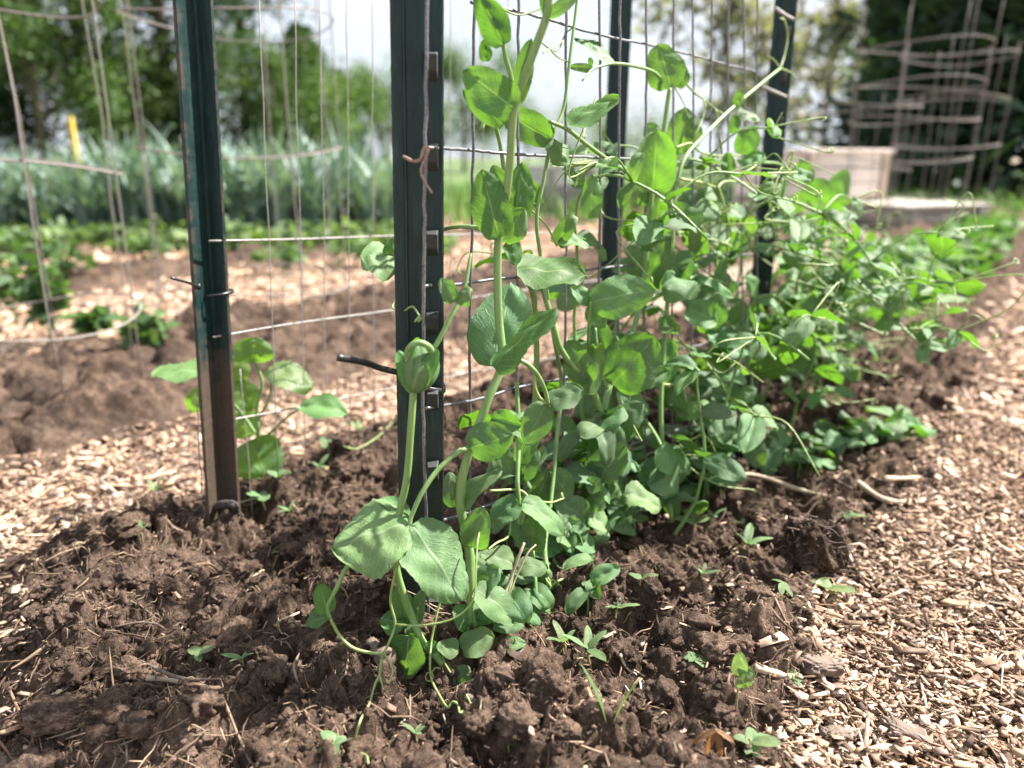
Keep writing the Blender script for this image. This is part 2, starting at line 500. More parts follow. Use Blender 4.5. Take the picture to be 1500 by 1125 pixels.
# soil crumbs and lumps lying on the beds
def icos(sub):
    import bmesh
    bm = bmesh.new(); bmesh.ops.create_icosphere(bm, subdivisions=sub, radius=1)
    v = np.array([p.co[:] for p in bm.verts]); f = np.array([[q.index for q in p.verts] for p in bm.faces]); bm.free()
    return v, f
def lumps(name, s, t, z, size, sub, mat, seed, squash=.75):
    g = np.random.default_rng(seed)
    V0, F0 = icos(sub)
    tem = []
    for k in range(8):
        o_ = g.random(3) * 50
        r = 1 + 0.55 * (fbm(V0[:, 0] * 1.6 + o_[0] + V0[:, 2], V0[:, 1] * 1.6 + o_[1] - V0[:, 2] * .7, 900 + k, 3) - .5) * 2
        r = r + 0.28 * (fbm(V0[:, 0] * 5 + o_[1] + V0[:, 2] * 2, V0[:, 1] * 5 + o_[2] - V0[:, 2] * 3, 950 + k, 2) - .5) * 2
        r = r + 0.16 * (fbm(V0[:, 0] * 13 + o_[1] + V0[:, 2] * 5, V0[:, 1] * 13 + o_[2] - V0[:, 2] * 9, 980 + k, 2) - .5) * 2
        tem.append(V0 * r[:, None])
    n = len(s); nv = len(V0)
    X, Y = st2xy(s, t)
    allv = np.empty((n, nv, 3), np.float32)
    for i in range(n):
        q = Quaternion((g.normal(), g.normal(), g.normal(), g.normal())); q.normalize()
        m = np.array(q.to_matrix())
        p = tem[i % 8] @ m.T * size[i]
        p[:, 2] *= squash
        allv[i] = p + (X[i], Y[i], z[i])
    F = (F0[None] + (np.arange(n) * nv)[:, None, None]).reshape(-1, 3)
    return link(name, npmesh(name, allv.reshape(-1, 3), F), mat)
g = np.random.default_rng(3)
def near_samples(n, smax, t0, t1, pw=1.6):
    s = smax * g.random(n) ** pw + 0.1; t = t0 + (t1 - t0) * g.random(n)
    h, wg = soil_h(s, t)
    k = wg > .12
    return s[k], t[k], h[k]
s, t, h = near_samples(1200, 1.5, -.84, -.05)
sz = .0045 + .010 * g.random(len(s)) ** 2.2
tag(lumps('soil_clods', s, t, h + sz * .15, sz, 4, M_SOIL, 5), kind='stuff')
s, t, h = near_samples(9500, 1.5, -.86, -.03)
sz = .0013 + .0032 * g.random(len(s)) ** 2
tag(lumps('soil_crumbs', s, t, h + sz * .4, sz, 2, M_SOIL, 6), kind='stuff')

# ---- wood chips on the paths
def chips(name, x, y, z, L, W, T, tint, seed, tilt=.24):
    g = np.random.default_rng(seed)
    n = len(x)
    c = np.array([(-1, -1, -1), (1, -1, -1), (1, 1, -1), (-1, 1, -1), (-1, -1, 1), (1, -1, 1), (1, 1, 1), (-1, 1, 1)], float)
    v = np.repeat(c[None], n, 0)
    tp = 1 - .55 * g.random((n, 2)) ** 2                    # ends of different width
    v[:, [0, 3, 4, 7], 1] *= tp[:, :1]; v[:, [1, 2, 5, 6], 1] *= tp[:, 1:]
    v[:, :, 0] += (g.random((n, 8)) - .5) * .45
    v[:, :, 1] += (g.random((n, 8)) - .5) * .35
    v[:, :, 0] *= L[:, None] / 2; v[:, :, 1] *= W[:, None] / 2; v[:, :, 2] *= T[:, None] / 2
    v[:, :, 2] += (g.random((n, 1)) - .5) * np.sign(v[:, :, 0]) * T[:, None] * .6
    a = g.random(n) * 6.283; p_ = g.normal(0, tilt, n); r_ = g.normal(0, tilt * 1.3, n)
    ca, sa, cp, sp_, cr_, sr = np.cos(a), np.sin(a), np.cos(p_), np.sin(p_), np.cos(r_), np.sin(r_)
    X, Y, Z = v[:, :, 0], v[:, :, 1], v[:, :, 2]
    Y, Z = Y * cr_[:, None] - Z * sr[:, None], Y * sr[:, None] + Z * cr_[:, None]
    X, Z = X * cp[:, None] + Z * sp_[:, None], -X * sp_[:, None] + Z * cp[:, None]
    X, Y = X * ca[:, None] - Y * sa[:, None], X * sa[:, None] + Y * ca[:, None]
    v = np.stack([X + x[:, None], Y + y[:, None], Z + z[:, None]], 2).reshape(-1, 3)
    F0 = np.array([[4, 5, 6, 7], [0, 1, 5, 4], [1, 2, 6, 5], [2, 3, 7, 6], [3, 0, 4, 7], [0, 3, 2, 1]])
    F = (F0[None] + (np.arange(n) * 8)[:, None, None]).reshape(-1, 4)
    uv0 = (c[:, :2] + 1) / 2
    uv = (uv0[None] * np.stack([L / .02, W / .02], 1)[:, None, :] + g.random((n, 1, 2)) * 20).reshape(-1, 2)
    return link(name, npmesh(name, v, F, uv, np.repeat(tint, 8, 0)), M_CHIP, smooth=False)
def chip_tints(n, g, dark=.14):
    pal = np.array([(.44, .34, .24), (.52, .42, .32), (.38, .28, .20), (.27, .195, .145), (.60, .51, .41), (.40, .29, .19), (.47, .37, .28), (.20, .145, .11), (.33, .28, .24)])
    c = pal[g.integers(0, len(pal), n)] * (.76 + .46 * g.random((n, 1))) * np.array([1.06, .97, .95])
    d = g.random(n) < dark
    c[d] = np.array([(.13, .09, .065)]) * (.6 + g.random((d.sum(), 1)))
    return c
def scatter(n, ss, tt, seed, k=1.0, dark=.16, onbed=False, zr=.012, bright=1.0):
    g = np.random.default_rng(seed)
    s, t = ss(g, n), tt(g, n)
    h, wg = soil_h(s, t)
    if not onbed:
        keep = wg < .35 + .3 * g.random(n)
        s, t, wg, h = s[keep], t[keep], wg[keep], h[keep]
    n = len(s)
    x, y = st2xy(s, t)
    kind = g.random(n)
    L = np.where(kind < .55, .003 + .008 * g.random(n), np.where(kind < .88, .006 + .010 * g.random(n), .016 + .022 * g.random(n) ** 2)) * k
    W = np.where(kind < .55, .0008 + .0018 * g.random(n), np.where(kind < .88, .0030 + .0055 * g.random(n), .0012 + .0030 * g.random(n))) * k
    T = (.0004 + .0008 * g.random(n)) * k
    hg = g.random(n) < .012
    L[hg] = .014 + .020 * g.random(hg.sum()) * k; W[hg] = .004 + .009 * g.random(hg.sum()) * k; T[hg] *= 1.6
    z = np.maximum(PATHZ, np.where(wg > .02, h, PATHZ)) + g.random(n) ** 1.4 * zr * (1 if not onbed else .3)
    return x, y, z, L, W, T, chip_tints(n, g, dark) * bright
tag(chips('wood_chips', *scatter(78000, lambda g, n: .15 + 1.25 * g.random(n) ** 1.15, lambda g, n: -.15 + .60 * g.random(n) ** 1.0, 21, .80), 1), kind='stuff')
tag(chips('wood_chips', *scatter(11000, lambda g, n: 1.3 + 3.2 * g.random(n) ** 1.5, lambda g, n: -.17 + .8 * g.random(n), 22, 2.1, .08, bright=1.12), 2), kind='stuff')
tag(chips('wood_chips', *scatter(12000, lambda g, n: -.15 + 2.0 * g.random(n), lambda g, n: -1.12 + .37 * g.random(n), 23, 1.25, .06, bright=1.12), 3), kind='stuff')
tag(chips('wood_chips', *scatter(3500, lambda g, n: -.1 + .5 * g.random(n), lambda g, n: -.85 + .7 * g.random(n), 24), 4), kind='stuff')
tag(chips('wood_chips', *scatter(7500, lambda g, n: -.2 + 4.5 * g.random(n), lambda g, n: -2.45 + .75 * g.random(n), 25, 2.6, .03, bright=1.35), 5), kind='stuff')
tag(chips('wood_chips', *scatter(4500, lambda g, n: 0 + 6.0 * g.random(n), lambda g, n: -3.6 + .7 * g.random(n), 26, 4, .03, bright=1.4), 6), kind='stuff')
# strays lying on the bed, thick along its edges
ga = np.random.default_rng(31)
tag(chips('stray_chips', *scatter(3200, lambda g, n: .2 + 1.5 * g.random(n), lambda g, n: np.where(g.random(n) < .6, -.27 + .19 * g.random(n) ** .6, -.8 + .7 * g.random(n)), 27, .75, .35, True), 7), kind='stuff')

# ---- straw and root fibres in the soil
def fibres(n, seed, smax=1.3, t0=-.84, t1=-.05, lmin=.008, lmax=.045, wid=.00055):
    g = np.random.default_rng(seed)
    s = .12 + smax * g.random(n) ** 1.4; t = t0 + (t1 - t0) * g.random(n)
    h, wg = soil_h(s, t)
    k = wg > .1; s, t, h = s[k], t[k], h[k]; n = len(s)
    x, y = st2xy(s, t)
    L = lmin + (lmax - lmin) * g.random(n) ** 3; a = g.random(n) * 6.283; kap = g.normal(0, .7, n); W = wid * (.5 + 1.2 * g.random(n) ** 2)
    m = 6; u = np.linspace(-.5, .5, m)
    an = a[:, None] + kap[:, None] * u[None]
    dx = np.cumsum(np.cos(an), 1) / m * L[:, None]; dy = np.cumsum(np.sin(an), 1) / m * L[:, None]
    px, py = x[:, None] + dx - dx[:, 2:3], y[:, None] + dy - dy[:, 2:3]
    ss, tt = xy2st(px, py)
    hh, _ = soil_h(ss.ravel(), tt.ravel())
    hm = hh.reshape(n, m)
    lin = np.linspace(0, 1, m)[None]
    tl = g.normal(0, .25, n)
    pz = hm.mean(1)[:, None] * .55 + hm * .45 + .002 + tl[:, None] * u[None] * L[:, None] + .003 * g.random((n, 1))
    nx, ny = -np.sin(an), np.cos(an)
    w2 = W[:, None] * np.array([.5, 1, 1, 1, .9, .4])[None]
    A = np.stack([px + nx * w2, py + ny * w2, pz], 2); B = np.stack([px - nx * w2, py - ny * w2, pz], 2); Cc = np.stack([px, py, pz + w2 * 1.3], 2)
    v = np.stack([A, Cc, B], 2).reshape(-1, 3)
    i = np.arange(m - 1)
    q = []
    for k0, k1 in ((0, 1), (1, 2), (2, 0)):
        q.append(np.stack([i * 3 + k0, i * 3 + k1, (i + 1) * 3 + k1, (i + 1) * 3 + k0], 1))
    q = np.concatenate(q)
    F = (q[None] + (np.arange(n) * m * 3)[:, None, None]).reshape(-1, 4)
    pal = np.array([(.26, .19, .13), (.17, .12, .085), (.36, .275, .20), (.10, .07, .05)])
    tint = pal[g.integers(0, 4, n)] * (.7 + .5 * g.random((n, 1)))
    uv = np.tile(np.stack([np.repeat(np.arange(m) * .3, 3), np.tile([0, .1, .2], m)], 1), (n, 1))
    return link('straw_litter', npmesh('straw_litter', v, F, uv, np.repeat(tint, m * 3, 0)), M_CHIP)
tag(fibres(5000, 41), kind='stuff')
tag(fibres(16000, 43, smax=1.0, lmin=.003, lmax=.013, wid=.00036), kind='stuff')
tag(fibres(500, 42, lmin=.03, lmax=.09, wid=.0011), kind='stuff')

# ---- grass beyond the rows
gv = []
GX = [(-30, 5.2), (30, 5.2), (60, 200), (-60, 200)]
M_GRASSG = mat_plain('grass_ground', (.04, .08, .02), (.10, .15, .04), 1.5, .9)
M_TUFT = mat_tint('grass_blade')
tag(link('grass_field', npmesh('grass_field', np.array([(a, b, PATHZ + .012) for a, b in GX]), np.array([[0, 1, 2, 3]])), M_GRASSG, smooth=False), kind='structure')
def blades(name, x, y, z, h, w, lean, tint, mat, segs=4, seed=0, droop=.6):
    g = np.random.default_rng(seed)
    n = len(x); a = g.random(n) * 6.283
    u = np.linspace(0, 1, segs)
    off = lean[:, None] * h[:, None] * (u ** 2)[None]
    zz = h[:, None] * (u - droop * .35 * lean[:, None] * u ** 3)
    cx = x[:, None] + np.cos(a)[:, None] * off; cy = y[:, None] + np.sin(a)[:, None] * off
    ww = w[:, None] * (1 - u ** 2.2)[None] * .5 + 1e-5
    wx, wy = -np.sin(a)[:, None] * ww, np.cos(a)[:, None] * ww
    v = np.stack([np.stack([cx - wx, cy - wy, z[:, None] + zz], 2), np.stack([cx + wx, cy + wy, z[:, None] + zz], 2)], 2).reshape(-1, 3)
    i = np.arange(segs - 1) * 2
    q = np.stack([i, i + 1, i + 3, i + 2], 1)
    F = (q[None] + (np.arange(n) * segs * 2)[:, None, None]).reshape(-1, 4)
    return npmesh(name, v, F, None, np.repeat(tint, segs * 2, 0))
def greens(n, g, lo=(.05, .11, .02), hi=(.16, .27, .06)):
    k = g.random((n, 1)); return np.array(lo) * (1 - k) + np.array(hi) * k
g = np.random.default_rng(51)
n = 9000
x = (g.random(n) - .4) * 14; y = 4.6 + 7 * g.random(n) ** 1.5
link_o = link('grass', blades('grass', x, y, np.full(n, PATHZ), .08 + .16 * g.random(n), .010 + .01 * g.random(n), .3 + .7 * g.random(n), greens(n, g), M_TUFT, seed=2), M_TUFT)
tag(link_o, kind='stuff')

# ------------------------------------------------------------------ posts, ties and wire
def post(name, bot, top, width, face, label, studs=True, group='green steel fence posts', start=None, mat=None):
    """steel T-post: flange, rib, studs; 'face' is the yaw of the studded side"""
    bot, top = Vector(bot), Vector(top)
    ax = (top - bot); Lh = ax.length; ax.normalize()
    k = width / .035
    root = empty(name, bot)
    tag(root, label, 'post', group)
    y = Vector((math.sin(face), math.cos(face), 0)); y = (y - ax * y.dot(ax)).normalized(); x = y.cross(ax)
    x.normalize()
    M = Matrix((x, y, ax)).transposed()
    prof = [(-17.5, -1), (-10.2, -1.6), (-9.4, -3.2), (-8.2, -3.2), (-7.4, -1.4), (-1, -.6), (10, -.6), (16.6, -1.2), (17.5, -.4), (17.2, 2.0), (3.2, 3.4), (2.1, 6), (1.9, 27), (-1.9, 27), (-2.1, 6), (-3.2, 3.4), (-17.2, 2.2)]
    prof = [(a * .001 * k, b * .001 * k) for a, b in prof]
    ns = 160
    v, f = [], []
    m = len(prof)
    for i in range(ns + 1):
        z = -.12 + (Lh + .12) * i / ns
        for a, b in prof:
            j = .00025 * (rnd.random() - .5)
            v.append(M @ Vector((a + j, b + j * .6, z)))
    for i in range(ns):
        for q in range(m):
            q2 = (q + 1) % m
            f.append([i * m + q, i * m + q2, (i + 1) * m + q2, (i + 1) * m + q])
    f.append(list(range(m))[::-1]); f.append([ns * m + q for q in range(m)])
    me = bpy.data.meshes.new('post_body'); me.from_pydata([tuple(p) for p in v], [], f); me.update()
    link('post_body', me, mat or M_POST, root, smooth=False)
    if studs:
        z = start if start is not None else .03
        base = None
        while z < Lh - .02:
            w2, dp, hh = .0050 * k, .0108 * k, .0090
            xs = .0088 * k
            sv = [(-w2 + xs, -.0004, -hh), (w2 + xs, -.0004, -hh), (w2 + xs, -.0004, hh), (-w2 + xs, -.0004, hh),
                  (-w2 * .8 + xs, -dp * .75, -hh * .35), (w2 * .8 + xs, -dp * .75, -hh * .35), (w2 * .8 + xs, -dp, hh * .75), (-w2 * .8 + xs, -dp, hh * .75)]
            sf = [[4, 5, 6, 7], [0, 1, 5, 4], [1, 2, 6, 5], [2, 3, 7, 6], [3, 0, 4, 7], [3, 2, 1, 0]]
            me = bpy.data.meshes.new('stud'); me.from_pydata([tuple(M @ Vector(p)) for p in sv], [], sf); me.update()
            s_o = link('stud', me, M_RUST if z > .02 else M_POST, root, smooth=False)
            s_o.location = M @ Vector((0, 0, z))
            bv = s_o.modifiers.new('bevel', 'BEVEL'); bv.width = .0009; bv.segments = 2
            z += .0555
    return root
M_RUST = mat_plain('rusty_green_paint', (.006, .017, .016), (.034, .032, .028), 330, .6, 0, .0006)
Y1 = .527
p1 = post('t_post', P(619, 925, Y1), P(610, -60, Y1), .0335, R(-6), 'green steel post nearest the camera, studs facing out beside the big pea leaves', True, start=.026, mat=M_POSTC)
p2b, p2t = P(332, 752, .728), P(284, -60, .74)
p2 = post('t_post', p2b, p2t, .0345, R(200), 'plain green steel post with a mud-stained foot, in front of the cucumber plant', False)
# rear posts
p3 = post('t_post', P(886, 570, 1.19), P(913, -60, 1.19), .031, R(20), 'dark green post behind the pea vines, to the right of the nearest post', False)
p4 = post('t_post', P(1099, 600, 1.10), P(1157, -60, 1.10), .029, R(35), 'leaning dark green post farthest along the pea row, white wire clips on it', True, start=.02)

def curve_obj(name, runs, mat, label=None, cat=None, group=None, root=None, sides=6, jitter=0.0):
    parts = [tube(p, r0, r1, sides, jitter) for p, r0, r1 in runs]
    me = mixmesh(name, parts)
    o = link(name, me, mat, root)
    if label: tag(o, label, cat, group)
    return o

# zip ties and twists
def around(post_px, y_px, Yd, wpx, dy, r=.0011, depthr=.02):
    pts = []
    c = P(post_px, y_px, Yd)
    mp_ = mpp(Yd)
    for i in range(25):
        a = 2 * math.pi * i / 24
        pts.append(c + Vector((math.cos(a) * wpx * mp_ / 2, math.sin(a) * depthr + .008, dy * mp_ * math.cos(a) / 2)))
    return pts
def strap(pts, w, th):
    v, f = [], []
    n = len(pts)
    for i, p in enumerate(pts):
        d = (pts[min(i + 1, n - 1)] - pts[max(i - 1, 0)]).normalized()
        b = Vector((0, 0, 1)); b = (b - d * b.dot(d)).normalized(); nn = d.cross(b)
        for sb, sn in ((-1, -1), (1, -1), (1, 1), (-1, 1)):
            v.append(p + b * sb * w / 2 + nn * sn * th / 2)
    for i in range(n - 1):
        for k in range(4):
            f.append([i * 4 + k, i * 4 + (k + 1) % 4, (i + 1) * 4 + (k + 1) % 4, (i + 1) * 4 + k])
    f += [[3, 2, 1, 0], [(n - 1) * 4 + k for k in range(4)]]
    return v, f
def ziptie(ring, tail, w, label):
    root = empty('cable_tie', ring[0]); tag(root, label, 'cable tie', 'black cable ties on posts')
    child('loop', mixmesh('loop', [strap(ring, w, .0012)]), M_TIE, root)
    child('tail', mixmesh('tail', [strap(tail, w, .0011)]), M_TIE, root)
    h = tail[0]
    v, f = box(-.0022, .0022, -.002, .002, -.0025, .0025)
    child('lock', mixmesh('lock', [([h + Vector(p) for p in v], f)]), M_TIE, root)
    return root
ziptie(around(617, 562, Y1, 66, -26, depthr=.016), catmull([P(586, 546, .515), P(560, 540, .50), P(530, 530, .485), P(494, 524, .47)], 5), .0042, 'black cable tie round the nearest post, long tail sticking out by the bud')
ziptie(around(312, 431, .727, 48, 3, depthr=.017), catmull([P(290, 420, .70), P(275, 414, .685), P(250, 407, .67)], 5), .0022, 'thin black cable tie round the left plain post with a short tail')
tw = curve_obj('twist_tie', [(catmull([P(591, 229, .500), P(605, 236, .494), P(616, 233, .490), P(621, 217, .490), P(628, 217, .491), P(624, 230, .489), P(617, 247, .488), P(620, 262, .488), P(633, 283, .488)], 6), .0010, .0008)], M_TWIST,
               'frayed tan twist tie knotted round the wire on the nearest post', 'twist tie', jitter=.5)
curve_obj('wire_clip', [(catmull([P(1136, 12, 1.07), P(1150, 22, 1.06), P(1162, 28, 1.07)], 4), .0022, .0018)], M_WIREL, 'pale wire clip near the top of the leaning far post', 'wire clip', 'pale wire clips')
curve_obj('wire_clip', [(catmull([P(1117, 127, 1.07), P(1133, 134, 1.06), P(1152, 142, 1.07)], 4), .0022, .0018)], M_WIREL, 'pale wire clip lower on the leaning far post, beside the slanting pea stem', 'wire clip', 'pale wire clips')

# near welded wire trellis
def wireline(pts, r=.00115):
    q = catmull(pts, 8)
    for p in q: p += Vector((rnd.gauss(0, .00025), rnd.gauss(0, .0002), rnd.gauss(0, .0002)))
    return (q, r, r)
runs = []
vx = [627, 689, 757, 826, 876, 905, 945, 985, 1012, 1040, 1065, 1088, 1108]
def vert_px(px0, y):     # verticals splay a little with height
    return px0 + (px0 - 690) * .0 + (560 - y) * .004
for i, px in enumerate(vx):
    Yd = yrow(px) if i else .508
    lean = 0.022
    pts = [P(px + (430 - y) * lean * .25 + rnd.gauss(0, 1.2), y, Yd) for y in (-60, 120, 300, 480, 660, 800)]
    if i == 0: pts = [P(626, -60, .500), P(624, 130, .497), P(622, 300, .497), P(620, 460, .498), P(620, 620, .502), P(625, 780, .506), P(628, 905, .51)]
    runs.append(wireline(pts))
def horiz(ys):
    pts = []
    for px, y in ys:
        Yd = .508 if px < 640 else yrow(px)
        pts.append(P(px, y, Yd + .003))
    return wireline(pts, .0012)
runs.append(horiz([(690, 4), (733, 11), (795, 26), (850, 43), (905, 57), (960, 67), (1010, 80), (1075, 97), (1108, 105)]))
runs.append(horiz([(626, 216), (690, 220), (757, 226), (826, 229), (905, 232), (985, 237), (1065, 243), (1108, 247)]))
runs.append(horiz([(621, 419), (660, 417), (757, 406), (826, 399), (905, 390), (985, 381), (1065, 374), (1108, 372)]))
runs.append(horiz([(622, 598), (700, 585), (757, 568), (830, 553), (905, 534), (985, 514), (1065, 498), (1108, 492)]))
runs.append(horiz([(626, 768), (690, 750), (757, 722), (830, 697), (905, 660), (985, 632), (1065, 608), (1108, 596)]))
curve_obj('wire_trellis', runs, M_WIRE, 'grey welded wire trellis the pea vines climb, tied to the nearest green post', 'wire trellis')

# trellis wire between the left post and the rear post
runs = []
for (x0, y0), (x1, y1) in (((287, 575), (297, 738)), ((352, 540), (372, 770)), ((378, -40), (408, 720)), ((430, -40), (448, 700)), ((468, -40), (480, 680)), ((508, -40), (514, 650)), ((545, -40), (548, 620)), ((660, -40), (660, 560)), ((705, -40), (706, 560)), ((745, -40), (744, 550))):
    Yd = .74 + (x0 - 333) / 560 * .42
    runs.append(([P(x0 + (x1 - x0) * k / 8 + rnd.gauss(0, .8), y0 + (y1 - y0) * k / 8, Yd) for k in range(9)], .00055, .00055))
for row in ([(312, 494), (430, 474), (570, 455), (720, 432), (880, 410)], [(322, 618), (440, 596), (600, 563), (760, 532), (880, 515)], [(332, 742), (425, 715), (490, 694)], [(306, 353), (450, 350), (600, 345), (880, 340)]):
    runs.append((catmull([P(a, b, .735 + (a - 333) / 560 * .43) for a, b in row], 6), .0010, .0010))
curve_obj('wire_trellis', runs, M_WIREL, 'pale wire trellis round the cucumber plant, between the mud-stained post and the rear post', 'wire trellis')

# wire plant cages
def cage(cx, cy, rad, rings, nv, top, r, label, flare=0.0, mat=None, z0=PATHZ):
    runs = []
    for i, zr in enumerate(rings):
        rr = rad * (1 + flare * (zr - z0))
        t0 = rnd.random() * 6
        runs.append(([Vector((cx + rr * math.cos(a + t0), cy + rr * math.sin(a + t0), zr + .012 * math.sin(a * 2 + i))) for a in [2 * math.pi * k / 36 for k in range(37)]], r * 1.25, r * 1.25))
    t0 = rnd.random()
    for k in range(nv):
        a = 2 * math.pi * k / nv + t0
        runs.append(([Vector((cx + rad * (1 + flare * (z - z0)) * math.cos(a) + rnd.gauss(0, .003), cy + rad * (1 + flare * (z - z0)) * math.sin(a) + rnd.gauss(0, .003), z)) for z in np.linspace(z0, top, 7)], r, r))
    return curve_obj('plant_cage', runs, mat or M_CAGE, label, 'plant cage', 'wire plant cages')
cage(-.80, 1.24, .175, (.10, .335, .585), 7, .9, .0014, 'round wire plant cage cut off by the left edge, in the second bed')
cage(-.585, 1.74, .21, (.08, .36, .62), 8, 1.0, .0014, 'round wire plant cage just behind the left plain post')
for i, (px, Yd, rad, rings, top, lab) in enumerate([
    (1318, 3.4, .23, (.12, .34, .50, .64, .78), .98, 'tall pale wire cage before the dark conifer, tallest of the right-hand cages'),
    (1238, 3.9, .26, (.30, .58), .62, 'low wide wire cage above the left of the pink wooden crate'),
    (1370, 3.9, .22, (.15, .40, .62, .80), .86, 'wire cage farthest right, behind the grey plank bed')]):
    c = P(px, 300, Yd)
    cage(c.x, Yd, rad, rings, 7, top, .0018, lab, .15)
# ------------------------------------------------------------------ pea plants
def blade_mesh(L, W, a=.80, b=.53, fold=.25, curl=.3, cup=0.0, wave=.05, twist=0.0, notch=.02, nu=19, nv=11, seed=0, tipcurl=0.0, thick=.0):
    """pea leaf: X base to tip, Y across, Z up. fold lifts the two halves, curl droops the tip, cup rolls the margins"""
    g = random.Random(seed)
    ph = [g.random() * 6.28 for _ in range(6)]
    v, uv = [], []
    x = z = 0.0
    prev = 0
    for i in range(nu):
        u = i / (nu - 1)
        hw = W / 2 * max(0.0, math.sin(math.pi * min(1, max(0, u)) ** a)) ** b if 0 < u < 1 else W * .012
        ang = -curl * 1.4 * u - tipcurl * max(0, u - .6) ** 2 * 12
        if i:
            x += math.cos(ang) * L * (u - prev); z += math.sin(ang) * L * (u - prev)
        prev = u
        tw = twist * u
        for j in range(nv):
            q = -1 + 2 * j / (nv - 1)
            rim = abs(q) ** 3
            yy = q * hw * (1 + rim * (notch * math.sin(u * 61 + ph[0] + q) + .05 * math.sin(u * 9 + ph[4] + q * 2)))
            f = fold + .12 * math.sin(q + ph[1])
            zz = abs(yy) * math.tan(f) - cup * (q * q) * hw
            zz += wave * W * rim * math.sin(u * 8 + ph[2] + (1.7 if q > 0 else 0)) + .03 * W * math.sin(u * 15 + abs(q) * 5 + ph[3]) * (1 - abs(q))
            zz += .015 * W * math.sin((u - .42 * abs(q) ** .8) * 7 * 6.283 + ph[5]) * abs(q)
            # swing round the bent midrib
            cy, sy = math.cos(tw), math.sin(tw)
            yy, zz = yy * cy - zz * sy, yy * sy + zz * cy
            sx = -math.sin(ang) * zz; sz = math.cos(ang) * zz
            back = .10 * L * abs(q) ** 2 * (1 - u) * (1 if u > 0 else 0)
            v.append((x + sx - back * .5, yy, z + sz)); uv.append((u, q))
    return npmesh('leaf', np.array(v), grid_faces(nu, nv)[:, ::-1], np.array(uv))
TOCAM = lambda p: (CAM - p).normalized()
MODES = {
    'L': (.55, .95, False), 'T': (1.0, -.15, False), 'U': (.45, 1.0, True), 'V': (1.0, -.1, True), 'D': (1.0, .25, False), 'H': (.25, 1.1, False)}
LEAFN = [0]
def leaf(root, bx, by, tx, ty, wd, mode='D', dy=0.0, Y=None, dt=0.0, mat=None, name='leaf', side=0.0, label=None, **kw):
    Yb = (yrow(bx) if Y is None else Y) + dy
    b = P(bx, by, Yb); t_ = P(tx, ty, Yb + dt)
    X = t_ - b; L = X.length; X.normalize()
    c, upw, flip = MODES[mode]
    n = TOCAM(b) * c + Vector((side, 0, upw))
    n = n - X * n.dot(X)
    if n.length < .05: n = TOCAM(b) - X * TOCAM(b).dot(X)
    n.normalize()
    fore = max(.45, abs(n.dot(TOCAM(b))))
    W = wd * mpp(Yb, by) / fore ** .6
    if flip: n = -n
    Yv = n.cross(X)
    LEAFN[0] += 1
    k = dict(fold=rnd.uniform(.1, .42), curl=rnd.uniform(.2, .6) if not flip else -rnd.uniform(.1, .45), cup=rnd.uniform(.05, .3), wave=.075, seed=LEAFN[0], twist=rnd.uniform(-.25, .25))
    k.update(kw)
    # a curled blade is shorter than its midrib: lengthen so that the tip lands where it was seen
    c_ = abs(k['curl']) * 1.4
    Lm = L * (1 + c_ * c_ / 24 + .02)
    me = blade_mesh(Lm, W, **k)
    # turn the blade so base to tip really lies along X
    n_u, n_v = k.get('nu', 19), k.get('nv', 11)
    tip = Vector(me.vertices[(n_u - 1) * n_v + n_v // 2].co); a = math.atan2(tip.z, tip.x)
    me.transform(Matrix.Rotation(a, 4, 'Y'))
    M = Matrix((X, Yv, n)).transposed().to_4x4()
    o = link(name, me, mat or M_LEAF, root)
    o.matrix_basis = Matrix.Translation(b - root.location) @ M
    if label: o['label'] = label
    return o
def PT(seq, base=0.0):
    """(px, py[, dy]) along the trellis -> points"""
    r = []
    for q in seq:
        dy = q[2] if len(q) > 2 else 0
        r.append(P(q[0], q[1], yrow(q[0]) + dy + base))
    return r
def PY(seq):
    return [P(a, b, y) for a, b, y in seq]
def stem(root, pts, r0, r1, name='stem', mat=None, n=7):
    q = catmull(pts, n)
    return child(name, mixmesh(name, [tube(q, r0, r1, 8)]), mat or M_STEM, root)
def coil(end, turns, rad, axis=None, n=26):
    axis = axis or Vector((rnd.gauss(0, 1), rnd.gauss(0, 1), rnd.gauss(0, 1))).normalized()
    a = axis.orthogonal().normalized(); b = axis.cross(a)
    return [end + (a * (math.cos(2 * math.pi * turns * k / n) - 1) + b * math.sin(2 * math.pi * turns * k / n)) * rad * (1 - .5 * k / n) + axis * (rad * .5 * turns * k / n) for k in range(1, n)]
def tendril(root, pts, r0=.0008, r1=.0005, curls=0, rad=.004):
    q = catmull(pts, 6)
    if curls: q = q + coil(q[-1], curls, rad)
    return child('tendril', mixmesh('tendril', [tube(q, r0, r1, 5)]), M_STEM2, root)
def pea(loc, label):
    r = empty('pea_plant', loc); tag(r, label, 'pea plant', 'pea plants climbing the trellis'); return r

